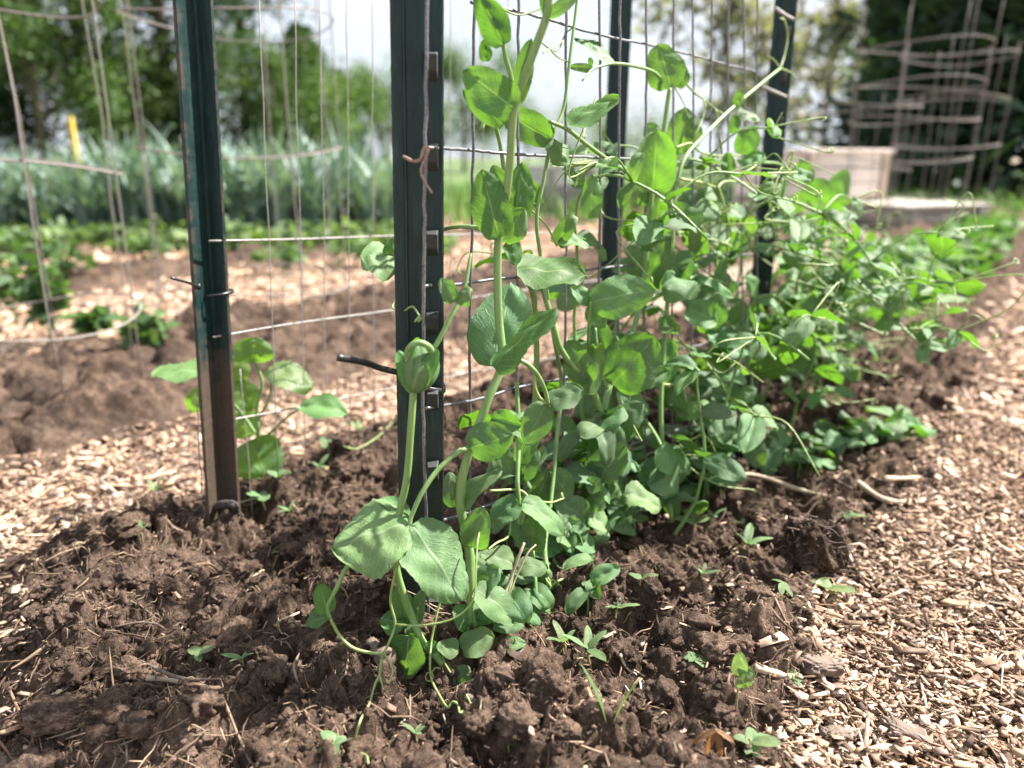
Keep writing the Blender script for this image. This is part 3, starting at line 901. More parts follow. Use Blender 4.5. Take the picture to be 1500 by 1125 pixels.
# --- A: the stem with the curled bud, lowest and nearest
A = pea(GS(663, 984), 'young pea plant leaning left over the nearest post, topped by a tightly curled bud')
stem(A, PY([(665, 990, .468), (640, 962, .474), (619, 940, .478), (604, 905, .482), (590, 868, .482), (581, 835, .482), (579, 795, .485), (586, 748, .487), (596, 700, .487), (601, 640, .487), (606, 568, .487)]), .0031, .0024)
stem(A, PY([(606, 568, .487), (620, 530, .487), (640, 503, .49), (660, 465, .495), (673, 443, .50), (683, 412, .505), (688, 380, .51), (690, 372, .512)]), .0020, .0010)
kw = dict(Y=.486)
def bud(root, base, top, R_, mat, shells=4, seed=0):
    """closed bud: overlapping shells wrapped round the axis, open at the top"""
    ax = top - base; L = ax.length; ax.normalize(); e1 = TOCAM(base); e1 = (e1 - ax * e1.dot(ax)).normalized(); e2 = ax.cross(e1)
    g_ = random.Random(seed)
    for s_ in range(shells):
        th0 = g_.uniform(-.5, .5) + s_ * 2.2; span = g_.uniform(2.9, 3.7)
        v, uv = [], []
        nu, nv = 17, 15
        for i in range(nu):
            u = i / (nu - 1)
            for j_ in range(nv):
                q = -1 + 2 * j_ / (nv - 1)
                th = th0 + q * span / 2 * (1 - .35 * u ** 2) + .5 * u
                r = R_ * (math.sin(math.pi * min(.98, .04 + .93 * u ** .85)) ** .62) * (1 + .05 * s_ + .05 * math.sin(th * 5 + s_) + .10 * q * (1 if s_ % 2 else -1) + .22 * max(0, q) ** 6 * (.3 + u))
                p = base + ax * (L * u * (1 + .05 * math.sin(th * 2 + s_))) + (e1 * math.cos(th) + e2 * math.sin(th)) * r
                v.append(p - root.location); uv.append((u, q))
        o = link('bud_leaf', npmesh('bud_leaf', np.array(v), grid_faces(nu, nv), np.array(uv)), mat, root)
bud(A, P(607, 573, .487), P(614, 500, .486), 25 * mpp(.486, 540), M_LEAFP, 4, 3)
leaf(A, 606, 572, 584, 514, 26, 'V', -.006, Y=.486, curl=-.55, fold=.5, cup=.6, mat=M_LEAFP)
leaf(A, 608, 572, 641, 512, 26, 'V', -.006, Y=.486, curl=-.55, fold=.5, cup=.6, mat=M_LEAFP)
stem(A, PY([(601, 555, .482), (596, 520, .478), (603, 506, .475), (615, 502, .475), (628, 508, .478), (635, 520, .483)]), .0018, .0022)
leaf(A, 665, 443, 646, 408, 26, 'D', 0, Y=.498, fold=.5); leaf(A, 667, 441, 699, 424, 24, 'L', 0, Y=.498, cup=.8, tipcurl=1.2)
leaf(A, 600, 764, 553, 733, 30, 'U', .012, Y=.487, curl=-.7, cup=.5, mat=M_LEAFP)
leaf(A, 600, 930, 592, 992, 54, 'U', -.006, Y=.478, dt=-.004, mat=M_LEAFP, curl=-.1, fold=.05)
leaf(A, 592, 912, 556, 908, 42, 'U', .004, Y=.482, mat=M_LEAFP, fold=.3)
leaf(A, 598, 918, 583, 858, 34, 'D', .012, Y=.482); leaf(A, 606, 912, 622, 862, 22, 'D', .012, Y=.484, fold=.6, mat=M_LEAFM)
leaf(A, 604, 918, 600, 935, 16, 'T', .004, Y=.48)
leaf(A, 672, 951, 640, 948, 30, 'L', -.002, Y=.47, mat=M_LEAFP); leaf(A, 640, 950, 622, 945, 20, 'T', .002, Y=.472)
tendril(A, PY([(655, 985, .468), (640, 978, .468), (632, 985, .464)]), .0007, .0004, 1)
tendril(A, PY([(648, 960, .474), (652, 972, .46), (660, 985, .45)]), .0006)
# --- B: the tall main stem
B = pea(GS(688, 905), 'tallest pea plant, thick pale stem rising straight up past the top of the picture')
stem(B, PY([(690, 915, .497), (690, 865, .50), (688, 812, .505), (680, 770, .507), (674, 735, .507), (678, 695, .507), (688, 660, .508), (699, 630, .51), (715, 585, .515), (732, 545, .522), (736, 520, .525), (731, 470, .53), (729, 420, .532), (730, 352, .532), (738, 312, .53), (747, 240, .525), (750, 190, .522), (755, 152, .52), (770, 108, .515), (787, 62, .51), (800, 25, .508), (806, -20, .505), (812, -60, .5)]), .0036, .0026)
# petiole bearing the two big leaflets
stem(B, PY([(687, 656, .507), (668, 664, .50), (640, 690, .492), (618, 722, .484), (603, 755, .479), (600, 768, .477)]), .0021, .0016, 'petiole')
leaf(B, 599, 769, 488, 800, 104, 'L', 0, Y=.476, dt=-.008, a=.80, b=.52, curl=.25, fold=.12, mat=M_LEAFP, nu=27, nv=17, label='largest pea leaf on the left, pale with a wavy margin')
leaf(B, 602, 769, 676, 878, 92, 'L', 0, Y=.476, dt=-.020, a=.80, b=.52, curl=.18, fold=.12, mat=M_LEAFP, nu=27, nv=17, label='large drooping pea leaf below the fork')
tendril(B, PY([(600, 770, .476), (592, 800, .474), (579, 840, .472), (572, 880, .47), (579, 914, .467), (568, 945, .462), (560, 962, .458), (557, 985, .450)]) + [GS(x_, y_) + Vector((0, -.006, .007)) for x_, y_ in ((552, 1008), (544, 1035), (531, 1060), (524, 1088), (529, 1104), (540, 1110), (543, 1121))], .0010, .0007)
tendril(B, PY([(580, 915, .467), (620, 916, .462), (660, 908, .458), (684, 892, .457), (695, 872, .457), (697, 840, .46), (699, 800, .47), (702, 780, .48)]), .0008, .0005)
tendril(B, PY([(561, 957, .459), (540, 956, .462), (515, 948, .464), (497, 930, .466), (483, 905, .468)]), .0012, .0012)
tendril(B, PY([(560, 960, .459), (556, 985, .448), (562, 1010, .436)]), .0007); tendril(B, PY([(562, 955, .459), (575, 980, .448), (570, 1002, .440)]), .0007)
stem(B, PY([(483, 905, .468), (480, 888, .468), (493, 862, .47), (507, 833, .475), (525, 815, .485)]), .0016, .0016, 'petiole')
leaf(B, 481, 906, 448, 914, 30, 'U', 0, Y=.468, curl=-.6, cup=.5, mat=M_LEAFP); leaf(B, 479, 898, 468, 855, 28, 'U', .0, Y=.468, curl=-.4, cup=.4, mat=M_LEAFP)
leaf(B, 687, 656, 750, 636, 60, 'T', -.004, Y=.505, a=.85, b=.5, fold=.08, label='bright leaf glowing with the sun behind it')
leaf(B, 668, 745, 658, 692, 30, 'D', .004, Y=.507, mat=M_LEAFM); leaf(B, 674, 742, 734, 690, 32, 'L', .004, Y=.507, mat=M_LEAFM, fold=.3)
leaf(B, 692, 802, 707, 744, 42, 'D', -.004, Y=.503, mat=M_LEAF, label='leaf with a faint bronze stain')
leaf(B, 699, 868, 731, 832, 40, 'L', .0, Y=.500, mat=M_LEAFM); leaf(B, 695, 864, 752, 911, 46, 'L', -.008, Y=.497, mat=M_LEAFP, curl=.5, fold=.2, label='pale leaf scarred with a brown blister')
leaf(B, 690, 918, 666, 888, 32, 'D', 0, Y=.495); leaf(B, 690, 918, 712, 884, 32, 'D', .003, Y=.495); leaf(B, 676, 950, 724, 934, 40, 'L', -.004, Y=.478, mat=M_LEAFP)
leaf(B, 728, 948, 770, 942, 22, 'L', 0, Y=.485); leaf(B, 716, 915, 768, 917, 24, 'L', 0, Y=.495); leaf(B, 730, 948, 745, 958, 14, 'L', 0, Y=.484)
stem(B, PY([(687, 918, .495), (682, 935, .485), (676, 950, .478)]), .0013, .0011, 'petiole')
leaf(B, 690, 985, 655, 995, 28, 'D', 0, Y=.466); leaf(B, 688, 990, 682, 1015, 20, 'D', 0, Y=.46); leaf(B, 690, 975, 702, 950, 24, 'T', .006, Y=.475)
tendril(B, PY([(648, 872, .49), (640, 900, .482), (632, 940, .475), (630, 975, .462)]) + [GS(x_, y_) + Vector((0, -.006, .007)) for x_, y_ in ((634, 1000), (645, 1022), (657, 1040), (664, 1032), (672, 1036), (675, 1048), (684, 1040), (690, 1035), (684, 1022))], .0009, .0007)
# node at (722,535)
leaf(B, 722, 537, 748, 415, 92, 'D', .012, Y=.522, mat=M_LEAFM, a=.8, b=.55, dt=.03, fold=.05, nu=25, nv=15, label='broad leaf marbled silver behind the stem')
leaf(B, 722, 537, 812, 452, 54, 'U', -.010, Y=.520, mat=M_LEAFP, fold=.45, curl=-.15, cup=.25, nu=25, nv=15)
stem(B, PY([(740, 528, .518), (760, 527, .517), (783, 543, .52), (797, 568, .527), (803, 592, .533)]), .0018, .0015, 'petiole')
tendril(B, PY([(785, 546, .522), (783, 565, .525), (790, 582, .53), (802, 592, .533)]), .0012, .0012)
leaf(B, 804, 591, 853, 570, 44, 'L', 0, Y=.533, mat=M_LEAFM, fold=.1)
leaf(B, 800, 592, 770, 650, 44, 'D', .0, Y=.535, mat=M_LEAFM, fold=.3)
# node at (731,348)
leaf(B, 731, 350, 706, 250, 58, 'V', -.006, Y=.530, fold=.2, dt=.0, mat=M_LEAFP); leaf(B, 734, 352, 768, 306, 46, 'T', .008, Y=.535)
leaf(B, 750, 352, 756, 388, 30, 'U', .012, Y=.54, mat=M_LEAFP)
stem(B, PY([(727, 348, .53), (706, 336, .532), (680, 332, .535), (650, 336, .543), (618, 350, .552), (585, 386, .56)]), .0018, .0013, 'petiole')
leaf(B, 584, 387, 529, 378, 56, 'L', 0, Y=.56, a=.85, b=.5, fold=.1); leaf(B, 583, 384, 574, 350, 36, 'T', .006, Y=.56)
tendril(B, PY([(584, 430, .557), (575, 450, .55), (590, 456, .53), (604, 449, .505), (614, 462, .50)]), .0008, .0005, 2, .003)
leaf(B, 755, 325, 764, 240, 46, 'V', .02, Y=.53, mat=M_LEAFP, dt=.01); leaf(B, 745, 292, 722, 243, 30, 'T', .012, Y=.528)
# node at (754,155)
leaf(B, 753, 159, 680, 104, 58, 'V', -.006, Y=.516, fold=.12, mat=M_LEAFP, a=.8, b=.55, dt=-.012, side=.3); leaf(B, 738, 182, 680, 132, 34, 'T', .014, Y=.52)
leaf(B, 757, 152, 778, 58, 30, 'V', .006, Y=.518, fold=.7, mat=M_LEAFP)
stem(B, PY([(752, 150, .518), (748, 112, .518), (741, 85, .515), (737, 64, .512)]), .0017, .0013, 'petiole')
leaf(B, 738, 66, 702, -8, 46, 'V', -.003, Y=.512, fold=.4, curl=-.5, cup=.3, mat=M_LEAF); leaf(B, 712, 90, 709, 58, 20, 'V', .01, Y=.512)
leaf(B, 804, 24, 848, -8, 20, 'D', 0, Y=.508); leaf(B, 800, 22, 796, -20, 16, 'V', 0, Y=.508)
stem(B, PT([(705, 190, .0), (716, 165, .0), (730, 200, .005), (738, 250, .01), (745, 320, .01)]), .0016, .0016, 'petiole')

# --- C: middle stem
C_ = pea(GS(845, 830), 'pea plant just right of the tallest one, its bent stem bowing through dark marbled leaves')
stem(C_, PT([(846, 840, -.07), (850, 800, -.06), (860, 752, -.05), (874, 710, -.045), (886, 665, -.045), (885, 622, -.045), (872, 580, -.045), (862, 560, -.045), (838, 535, -.04), (820, 508, -.035), (812, 480, -.03), (800, 440, -.02), (790, 405, -.015), (775, 385, -.01), (757, 388, -.005)]), .0032, .0022)
leaf(C_, 757, 393, 856, 402, 56, 'U', -.03, mat=M_LEAFP, a=.85, b=.55, curl=-.15, fold=.1, label='pale underside of a broad leaf held out level')
stem(C_, PT([(760, 394, -.02), (777, 418, -.01), (784, 455, 0), (786, 520, .01), (783, 600, .01), (775, 680, .01), (765, 760, 0), (758, 800, -.01)]), .0028, .0026)
leaf(C_, 858, 560, 832, 500, 42, 'D', -.05); leaf(C_, 862, 578, 874, 500, 34, 'V', -.06, fold=.75, cup=.4, mat=M_LEAFP, tipcurl=1.0)
leaf(C_, 880, 707, 902, 622, 56, 'D', -.055, mat=M_LEAFM, a=.85, fold=.08); leaf(C_, 876, 702, 812, 692, 40, 'L', -.06, mat=M_LEAFM, curl=.6, fold=.2)
leaf(C_, 870, 698, 868, 724, 22, 'L', -.065, mat=M_LEAFM)
leaf(C_, 893, 642, 942, 592, 52, 'L', -.05, mat=M_LEAFM); leaf(C_, 857, 760, 812, 732, 42, 'D', -.06); leaf(C_, 862, 758, 892, 778, 32, 'L', -.065, mat=M_LEAFP, curl=.5)
leaf(C_, 866, 745, 882, 722, 30, 'L', -.06); leaf(C_, 890, 762, 932, 782, 24, 'L', -.06, curl=.5)
leaf(C_, 852, 826, 824, 797, 32, 'L', -.075, mat=M_LEAFP); leaf(C_, 848, 802, 836, 758, 34, 'D', -.06); leaf(C_, 855, 836, 895, 866, 28, 'T', -.075, notch=.06)
leaf(C_, 858, 836, 866, 800, 30, 'D', -.06)
tendril(C_, PT([(850, 785, -.07), (885, 790, -.07), (900, 808, -.07), (908, 818, -.07)]), .0007, .0005, 1.5)
tendril(C_, PT([(870, 750, -.06), (860, 775, -.07), (868, 790, -.07)]), .0007, .0004, 2)
# --- D: right stem with the cupped backlit leaf
D_ = pea(GS(880, 800), 'pea plant with a cupped yellow-green leaf lit from behind high on its stem')
stem(D_, PT([(882, 800, -.06), (880, 740, -.05), (882, 660, -.045), (886, 600, -.04), (893, 565, -.035), (910, 525, -.03), (925, 490, -.025), (937, 450, -.022), (944, 400, -.02), (950, 330, -.02), (956, 275, -.022), (963, 235, -.02), (971, 200, -.02), (978, 150, -.022), (981, 130, -.023)]), .0033, .0022)
leaf(D_, 897, 564, 957, 494, 82, 'T', -.045, a=.85, b=.5, fold=.08, nu=25, nv=15, label='round glossy leaf with sunlit edge half way up')
leaf(D_, 895, 560, 872, 462, 40, 'D', -.02, mat=M_LEAFM, fold=.5); leaf(D_, 950, 560, 985, 498, 56, 'D', .0)
stem(D_, PT([(890, 570, -.04), (880, 545, -.03), (876, 520, -.02), (872, 480, -.01)]), .0014, .0012, 'petiole')
leaf(D_, 866, 443, 958, 424, 62, 'D', -.05, a=.9, b=.55, fold=.08, nu=25, nv=15, label='dark deep-green leaf held out to the right')
stem(D_, PT([(866, 443, -.05), (862, 480, -.04), (862, 520, -.03), (866, 545, -.03)]), .0012, .0014, 'petiole')
leaf(D_, 866, 443, 836, 420, 26, 'D', -.04); leaf(D_, 866, 446, 885, 480, 34, 'D', -.03)
leaf(D_, 952, 406, 976, 346, 48, 'T', -.02); leaf(D_, 930, 408, 938, 366, 34, 'D', .0); leaf(D_, 960, 350, 968, 272, 40, 'T', -.01)
leaf(D_, 1022, 402, 946, 412, 40, 'T', -.09, curl=.4, fold=.2)
stem(D_, PT([(938, 446, -.03), (960, 436, -.05), (990, 420, -.07), (1022, 402, -.09)]), .0019, .0016, 'petiole')
leaf(D_, 1022, 400, 1074, 436, 20, 'U', -.09, curl=-.6, fold=.6, mat=M_LEAFP)
leaf(D_, 957, 278, 963, 192, 62, 'T', -.045, cup=-.35, fold=.25, a=.85, b=.5, dt=-.01, nu=25, nv=15, label='cupped leaf glowing yellow-green with its rim curled forward')
leaf(D_, 966, 208, 946, 182, 30, 'D', -.01); leaf(D_, 1000, 226, 1004, 158, 52, 'V', .02, mat=M_LEAFP)
leaf(D_, 940, 250, 877, 254, 18, 'L', -.02); leaf(D_, 950, 262, 922, 238, 24, 'D', .0); leaf(D_, 955, 282, 935, 300, 20, 'D', -.02)
stem(D_, PT([(953, 274, -.022), (925, 256, -.025), (893, 236, -.03), (860, 212, -.035), (832, 190, -.035), (805, 178, -.03)]), .0022, .0016, 'petiole')
leaf(D_, 832, 182, 906, 146, 44, 'U', -.045, mat=M_LEAFP, curl=-.15)
leaf(D_, 806, 203, 736, 160, 46, 'T', -.02); leaf(D_, 809, 204, 834, 241, 34, 'U', -.03, fold=.5, mat=M_LEAFP)
leaf(D_, 983, 129, 964, 66, 56, 'V', -.04, mat=M_LEAFP, a=.85, b=.5, side=.3); leaf(D_, 990, 128, 1004, 96, 28, 'V', -.02, mat=M_LEAFP)
stem(D_, PT([(978, 128, -.023), (958, 106, -.025), (930, 97, -.03), (900, 93, -.03), (880, 97, -.03), (866, 103, -.03), (853, 118, -.03)]), .0019, .0007, 'petiole')
leaf(D_, 901, 92, 843, 56, 24, 'U', -.03); leaf(D_, 868, 101, 834, 98, 13, 'D', -.03); leaf(D_, 866, 96, 864, 84, 8, 'D', -.03)
leaf(D_, 866, 320, 868, 256, 32, 'D', -.01)
tendril(D_, PT([(988, 128, -.02), (1000, 148, -.02), (1006, 165, -.02)]), .0008, .0005)
tendril(D_, PT([(1004, 122, -.02), (1020, 138, -.02), (1032, 146, -.02), (1048, 160, -.02), (1062, 168, -.02)]), .0012, .0010)
tendril(D_, PT([(1031, 146, -.02), (1030, 170, -.02), (1020, 195, -.02), (1012, 215, -.01)]), .0010, .0008)
tendril(D_, PT([(1048, 160, -.02), (1053, 190, -.02), (1058, 230, -.02), (1055, 262, -.01)]), .0012, .0010)
# --- E: thin stem between
E_ = pea(GS(800, 838), 'thin pea stem weaving up the wires between the tall stem and the cupped leaf')
stem(E_, PT([(802, 842, -.08), (798, 800, -.06), (806, 740, -.04), (815, 650, -.02), (822, 560, -.01), (812, 500, -.01), (800, 420, -.01), (786, 330, -.01), (795, 270, -.012), (808, 205, -.015), (825, 160, -.015), (832, 110, -.015), (838, 60, -.012), (843, 20, -.01), (848, -30, -.01)]), .0022, .0011)
leaf(E_, 815, 357, 846, 312, 26, 'D', -.01, fold=.6, tipcurl=.8); leaf(E_, 820, 352, 862, 362, 28, 'L', -.02)
leaf(E_, 790, 302, 773, 260, 24, 'V', 0, mat=M_LEAFP); leaf(E_, 760, 680, 794, 600, 32, 'V', -.02, mat=M_LEAFP, fold=.4)
leaf(E_, 757, 702, 723, 655, 36, 'D', -.01, mat=M_LEAFM); leaf(E_, 757, 702, 788, 660, 36, 'D', -.01, mat=M_LEAFM)
leaf(E_, 805, 690, 782, 740, 46, 'D', -.02); leaf(E_, 808, 690, 835, 735, 40, 'D', -.02)
leaf(E_, 760, 737, 722, 766, 42, 'L', -.05, mat=M_LEAFP, curl=.5); leaf(E_, 765, 736, 824, 784, 36, 'L', -.05, mat=M_LEAFP, curl=.6)
leaf(E_, 778, 806, 783, 755, 40, 'D', -.06); leaf(E_, 772, 804, 744, 768, 22, 'L', -.06, fold=.5)
leaf(E_, 752, 827, 704, 812, 34, 'L', -.07, mat=M_LEAFP); leaf(E_, 757, 830, 802, 834, 30, 'L', -.08, mat=M_LEAFP)
stem(E_, PT([(776, 804, -.06), (765, 806, -.065), (755, 828, -.075), (745, 870, -.085), (735, 895, -.09)]), .0013, .0013, 'petiole')
stem(E_, PT([(780, 806, -.06), (784, 850, -.08), (785, 885, -.09)]), .0017, .0017)
leaf(E_, 785, 872, 768, 892, 30, 'L', -.085); leaf(E_, 787, 870, 806, 896, 28, 'L', -.085); leaf(E_, 845, 836, 810, 814, 34, 'L', -.075, mat=M_LEAFM)
leaf(E_, 840, 840, 850, 860, 22, 'L', -.08, mat=M_LEAFP); leaf(E_, 800, 850, 812, 880, 28, 'D', -.07); leaf(E_, 780, 900, 792, 920, 20, 'D', -.085); leaf(E_, 762, 885, 752, 860, 18, 'D', -.08)
stem(E_, PT([(757, 800, -.05), (760, 740, -.045), (758, 705, -.04), (760, 640, -.02), (757, 560, 0)]), .0020, .0018)
tendril(E_, PT([(718, 719, -.03), (760, 718, -.04), (778, 730, -.05), (805, 736, -.05), (826, 730, -.05)]), .0011, .0006, 1.5, .003)
tendril(E_, PT([(840, 842, -.08), (820, 850, -.085), (805, 858, -.085), (800, 848, -.085)]), .0011, .0006, 1.5, .0035)
tendril(E_, PT([(748, 760, -.04), (745, 785, -.05), (728, 795, -.06), (715, 805, -.06)]), .0010, .0008)
tendril(E_, PT([(790, 60, 0), (815, 75, 0), (828, 50, 0), (840, 40, -.01)]), .0007, .0006); tendril(E_, PT([(733, 12, 0), (762, 22, -.005), (800, 10, -.02)]), .0008)
tendril(E_, PT([(808, 75, -.01), (818, 84, -.01), (835, 92, -.01)]), .0007); tendril(E_, PT([(825, 60, -.01), (805, 72, -.01), (795, 78, -.01)]), .0007)
tendril(E_, PT([(790, 300, -.01), (760, 290, 0), (748, 262, 0)]), .0009); tendril(E_, PT([(816, 360, -.015), (800, 330, -.01), (775, 305, 0), (762, 297, .01)]), .0012)
# --- F: the slanting stem running right
F_ = pea(GS(985, 760), 'slanting pea stem reaching right past the leaning far post, tipped with forked tendrils')
stem(F_, PT([(985, 765, -.12), (975, 700, -.1), (968, 600, -.08), (975, 480, -.06), (985, 350, -.06), (990, 280, -.06), (1003, 232, -.06), (1030, 200, -.06), (1062, 168, -.06), (1100, 135, -.06), (1143, 100, -.06)]), .0026, .0016)
tendril(F_, PT([(1143, 100, -.06), (1150, 78, -.06), (1154, 50, -.06), (1149, 30, -.06), (1143, 27, -.06)]), .0013, .0011)
tendril(F_, PT([(1143, 100, -.06), (1134, 88, -.06), (1126, 82, -.06)]), .0011); tendril(F_, PT([(1143, 100, -.06), (1158, 106, -.06), (1166, 116, -.06)]), .0012, .0008)
leaf(F_, 1078, 158, 1086, 130, 16, 'V', -.06, mat=M_LEAFP); leaf(F_, 1082, 160, 1112, 178, 18, 'U', -.06)
leaf(F_, 1074, 196, 1078, 168, 18, 'T', -.04); leaf(F_, 1088, 226, 1102, 184, 36, 'T', -.05); leaf(F_, 1084, 242, 1120, 226, 34, 'U', -.06, mat=M_LEAFP)
tendril(F_, PT([(990, 216, -.06), (1012, 210, -.06), (1025, 222, -.06), (1050, 228, -.06), (1090, 228, -.06), (1120, 240, -.06)]), .0012, .0008)
tendril(F_, PT([(996, 262, -.07), (1030, 268, -.07), (1050, 274, -.07), (1062, 266, -.07), (1090, 268, -.07), (1136, 282, -.07)]), .0015, .0008)
tendril(F_, PT([(1052, 274, -.07), (1060, 300, -.07), (1070, 342, -.07), (1060, 360, -.07)]), .0016, .0013)
stem(F_, PT([(1118, 238, -.08), (1140, 240, -.08), (1162, 252, -.08), (1184, 270, -.08)]), .0018, .0014, 'petiole')
leaf(F_, 1184, 268, 1172, 234, 26, 'D', -.08); leaf(F_, 1184, 270, 1218, 304, 44, 'T', -.08); leaf(F_, 1215, 300, 1240, 250, 34, 'D', -.08); leaf(F_, 1186, 272, 1194, 308, 34, 'T', -.07)
leaf(F_, 1210, 318, 1258, 318, 24, 'U', -.08)
leaf(F_, 1036, 490, 1096, 520, 42, 'U', -.10, mat=M_LEAF); leaf(F_, 1034, 490, 1056, 430, 40, 'T', -.08); leaf(F_, 1005, 452, 1050, 470, 40, 'D', -.08)
leaf(F_, 965, 478, 996, 476, 30, 'U', -.07, cup=.8, mat=M_LEAFP, tipcurl=1); leaf(F_, 1030, 372, 1013, 326, 28, 'T', -.08); leaf(F_, 918, 736, 892, 704, 26, 'U', -.08, mat=M_LEAFP)
leaf(F_, 966, 680, 990, 724, 60, 'L', -.10); leaf(F_, 966, 678, 935, 706, 44, 'L', -.10); leaf(F_, 915, 725, 966, 746, 42, 'L', -.10, mat=M_LEAFP); leaf(F_, 968, 652, 984, 692, 36, 'L', -.12, mat=M_LEAFP)
leaf(F_, 985, 656, 1010, 694, 20, 'L', -.12, mat=M_LEAFP); leaf(F_, 976, 716, 990, 756, 26, 'T', -.10)
stem(F_, PT([(948, 618, -.06), (962, 640, -.1), (968, 652, -.12)]), .0017, .0015, 'petiole')
stem(F_, PT([(1060, 570, -.10), (1040, 535, -.10), (1042, 533, -.12), (1070, 585, -.13), (1110, 625, -.14), (1150, 662, -.15), (1165, 672, -.15)]), .0019, .0012)
leaf(F_, 1072, 588, 1108, 570, 26, 'D', -.13); leaf(F_, 1064, 590, 1048, 625, 40, 'D', -.10); leaf(F_, 1040, 655, 1090, 660, 22, 'U', -.12)
tendril(F_, PT([(950, 560, -.06), (985, 563, -.08), (1018, 552, -.09), (1012, 520, -.09), (990, 490, -.08)]), .0012, .0012)
tendril(F_, PT([(990, 515, -.06), (1000, 560, -.07), (1008, 600, -.08), (1020, 625, -.09)]), .0012, .0010)

# --- library of leaves shared by the fuller plants behind
LIB = []
for k in range(16):
    g_ = random.Random(70 + k)
    LIB.append([blade_mesh(1, g_.uniform(.50, .82), a=g_.uniform(.76, .95), b=g_.uniform(.44, .56), fold=g_.uniform(.1, .8), curl=g_.uniform(-.4, 1.2), cup=g_.uniform(0, .8), wave=g_.uniform(.04, .13), twist=g_.uniform(-.5, .5), nu=13, nv=9, seed=200 + k) for _ in range(1)][0])
    LIB[-1].materials.append([M_LEAF, M_LEAFP, M_LEAFM, M_LEAFP, M_LEAF][k % 5])
    LIB[-1].polygons.foreach_set('use_smooth', np.ones(len(LIB[-1].polygons), dtype=bool))
def lib_leaf(root, base, X, nrm, size):
    X = X.normalized(); n = nrm - X * nrm.dot(X)
    if n.length < .05: n = X.orthogonal()
    n.normalize(); Yv = n.cross(X)
    M = Matrix((X, Yv, n)).transposed().to_4x4()
    o = bpy.data.objects.new('leaf', rnd.choice(LIB)); COL.objects.link(o); o.parent = root
    o.matrix_basis = Matrix.Translation(base - root.location) @ M @ Matrix.Scale(size, 4)
    return o
def grow(label, s0, t0, height, lean, flop, seed, leafsize=.042, thick=.0022, nodes=.042, tend=True, pxy=None):
    """a pea plant: rises along the wires, then flops towards the path"""
    g_ = random.Random(seed)
    x, y = st2xy(s0, t0)
    root = pea(Vector((x, y, zsoil(x, y))), label)
    p = Vector(root.location) - Vector((0, 0, .006))
    d = Vector((lean * RN[0] + g_.gauss(0, .15), lean * RN[1] + g_.gauss(0, .15), 1)).normalized()
    pts = [p.copy()]; acc = 0; nodes_at = []
    total = height * 1.2 + flop * .65
    step = .012; n = int(total / step)
    nx, ny = RN
    for i in range(n):
        f = i / n
        d += Vector((g_.gauss(0, .10), g_.gauss(0, .10), 0))
        if p.z < height * .82 and f < .75: d.z += .12
        else:
            d += Vector((nx * .10 + g_.gauss(0, .06), ny * .10 + g_.gauss(0, .06), -.10 - (.30 if p.z > height * .9 and d.z > -.2 else 0)))
        if p.z < .03 and f > .4: d.z = abs(d.z) * .3
        d.normalize(); p = p + d * step; pts.append(p.copy()); acc += step
        if acc > nodes * (1.2 - .4 * f): acc = 0; nodes_at.append((i + 1, d.copy()))
    child('stem', mixmesh('stem', [tube(pts, thick, thick * .55, 6)]), M_STEM, root)
    tr_ = []
    pet = []
    cnt = 0
    for k, (i, dd) in enumerate(nodes_at):
        if cnt > 88: break
        q = pts[i]
        side = Vector((math.cos(k * 2.6 + seed), math.sin(k * 2.6 + seed), .25))
        sz = leafsize * (1 - .25 * k / max(1, len(nodes_at))) * g_.uniform(.75, 1.2)
        for sg in (-1, 1):
            ax = side.cross(dd) * sg * .9 + side * .6 + Vector((0, 0, g_.uniform(-.3, .6)))
            lib_leaf(root, q, ax, Vector((g_.gauss(0, .5), g_.gauss(0, .5) - .2, .9)), sz); cnt += 1
        if g_.random() < .75:
            pl = g_.uniform(.03, .085)
            e = q + side.normalized() * pl + Vector((0, 0, g_.uniform(-.01, .02)))
            mid = q.lerp(e, .5) + Vector((0, 0, .012))
            pet.append(tube(catmull([q, mid, e], 4), .0012, .0009, 5))
            for sg in (-1, 1):
                ax = (e - mid).normalized() * .5 + side.cross(Vector((0, 0, 1))) * sg + Vector((0, 0, g_.uniform(-.4, .3)))
                lib_leaf(root, e, ax, Vector((g_.gauss(0, .5), g_.gauss(0, .5) - .1, .8)), sz * g_.uniform(.8, 1.15)); cnt += 1
            if tend and g_.random() < .9:
                for _ in range(g_.choice((2, 3, 4))):
                    t1 = e + (e - mid).normalized() * g_.uniform(.02, .05) + Vector((g_.gauss(0, .015), g_.gauss(0, .015), g_.gauss(0, .02)))
                    t2 = t1 + Vector((g_.gauss(0, .02), g_.gauss(0, .02), g_.gauss(.0, .02)))
                    tr_.append(tube(catmull([e, t1, t2], 5) + (coil(t2, 1.5, .004, n=12) if g_.random() < .4 else []), .0009, .0006, 4))
    for q in pet: child('petiole', mixmesh('petiole', [q]), M_STEM, root)
    for q in tr_[:90]: child('tendril', mixmesh('tendril', [q]), M_STEM2, root)
    return root
def low_fill(root, spots, seed, size=.036):
    """leaves low in the tangle of an existing plant"""
    g_ = random.Random(seed)
    for px, py, dy in spots:
        b = P(px, py, yrow(px) + dy)
        for _ in range(2):
            ax = Vector((g_.gauss(0, 1), g_.gauss(0, 1), g_.gauss(.1, .5)))
            lib_leaf(root, b, ax, Vector((g_.gauss(0, .5), g_.gauss(0, .5) - .3, .8)), size * g_.uniform(.7, 1.2))
g_ = random.Random(5)
low_fill(C_, [(g_.uniform(810, 920), g_.uniform(600, 840), g_.uniform(-.06, .03)) for _ in range(19)], 1)
low_fill(E_, [(g_.uniform(720, 830), g_.uniform(600, 890), g_.uniform(-.05, .04)) for _ in range(20)], 2)
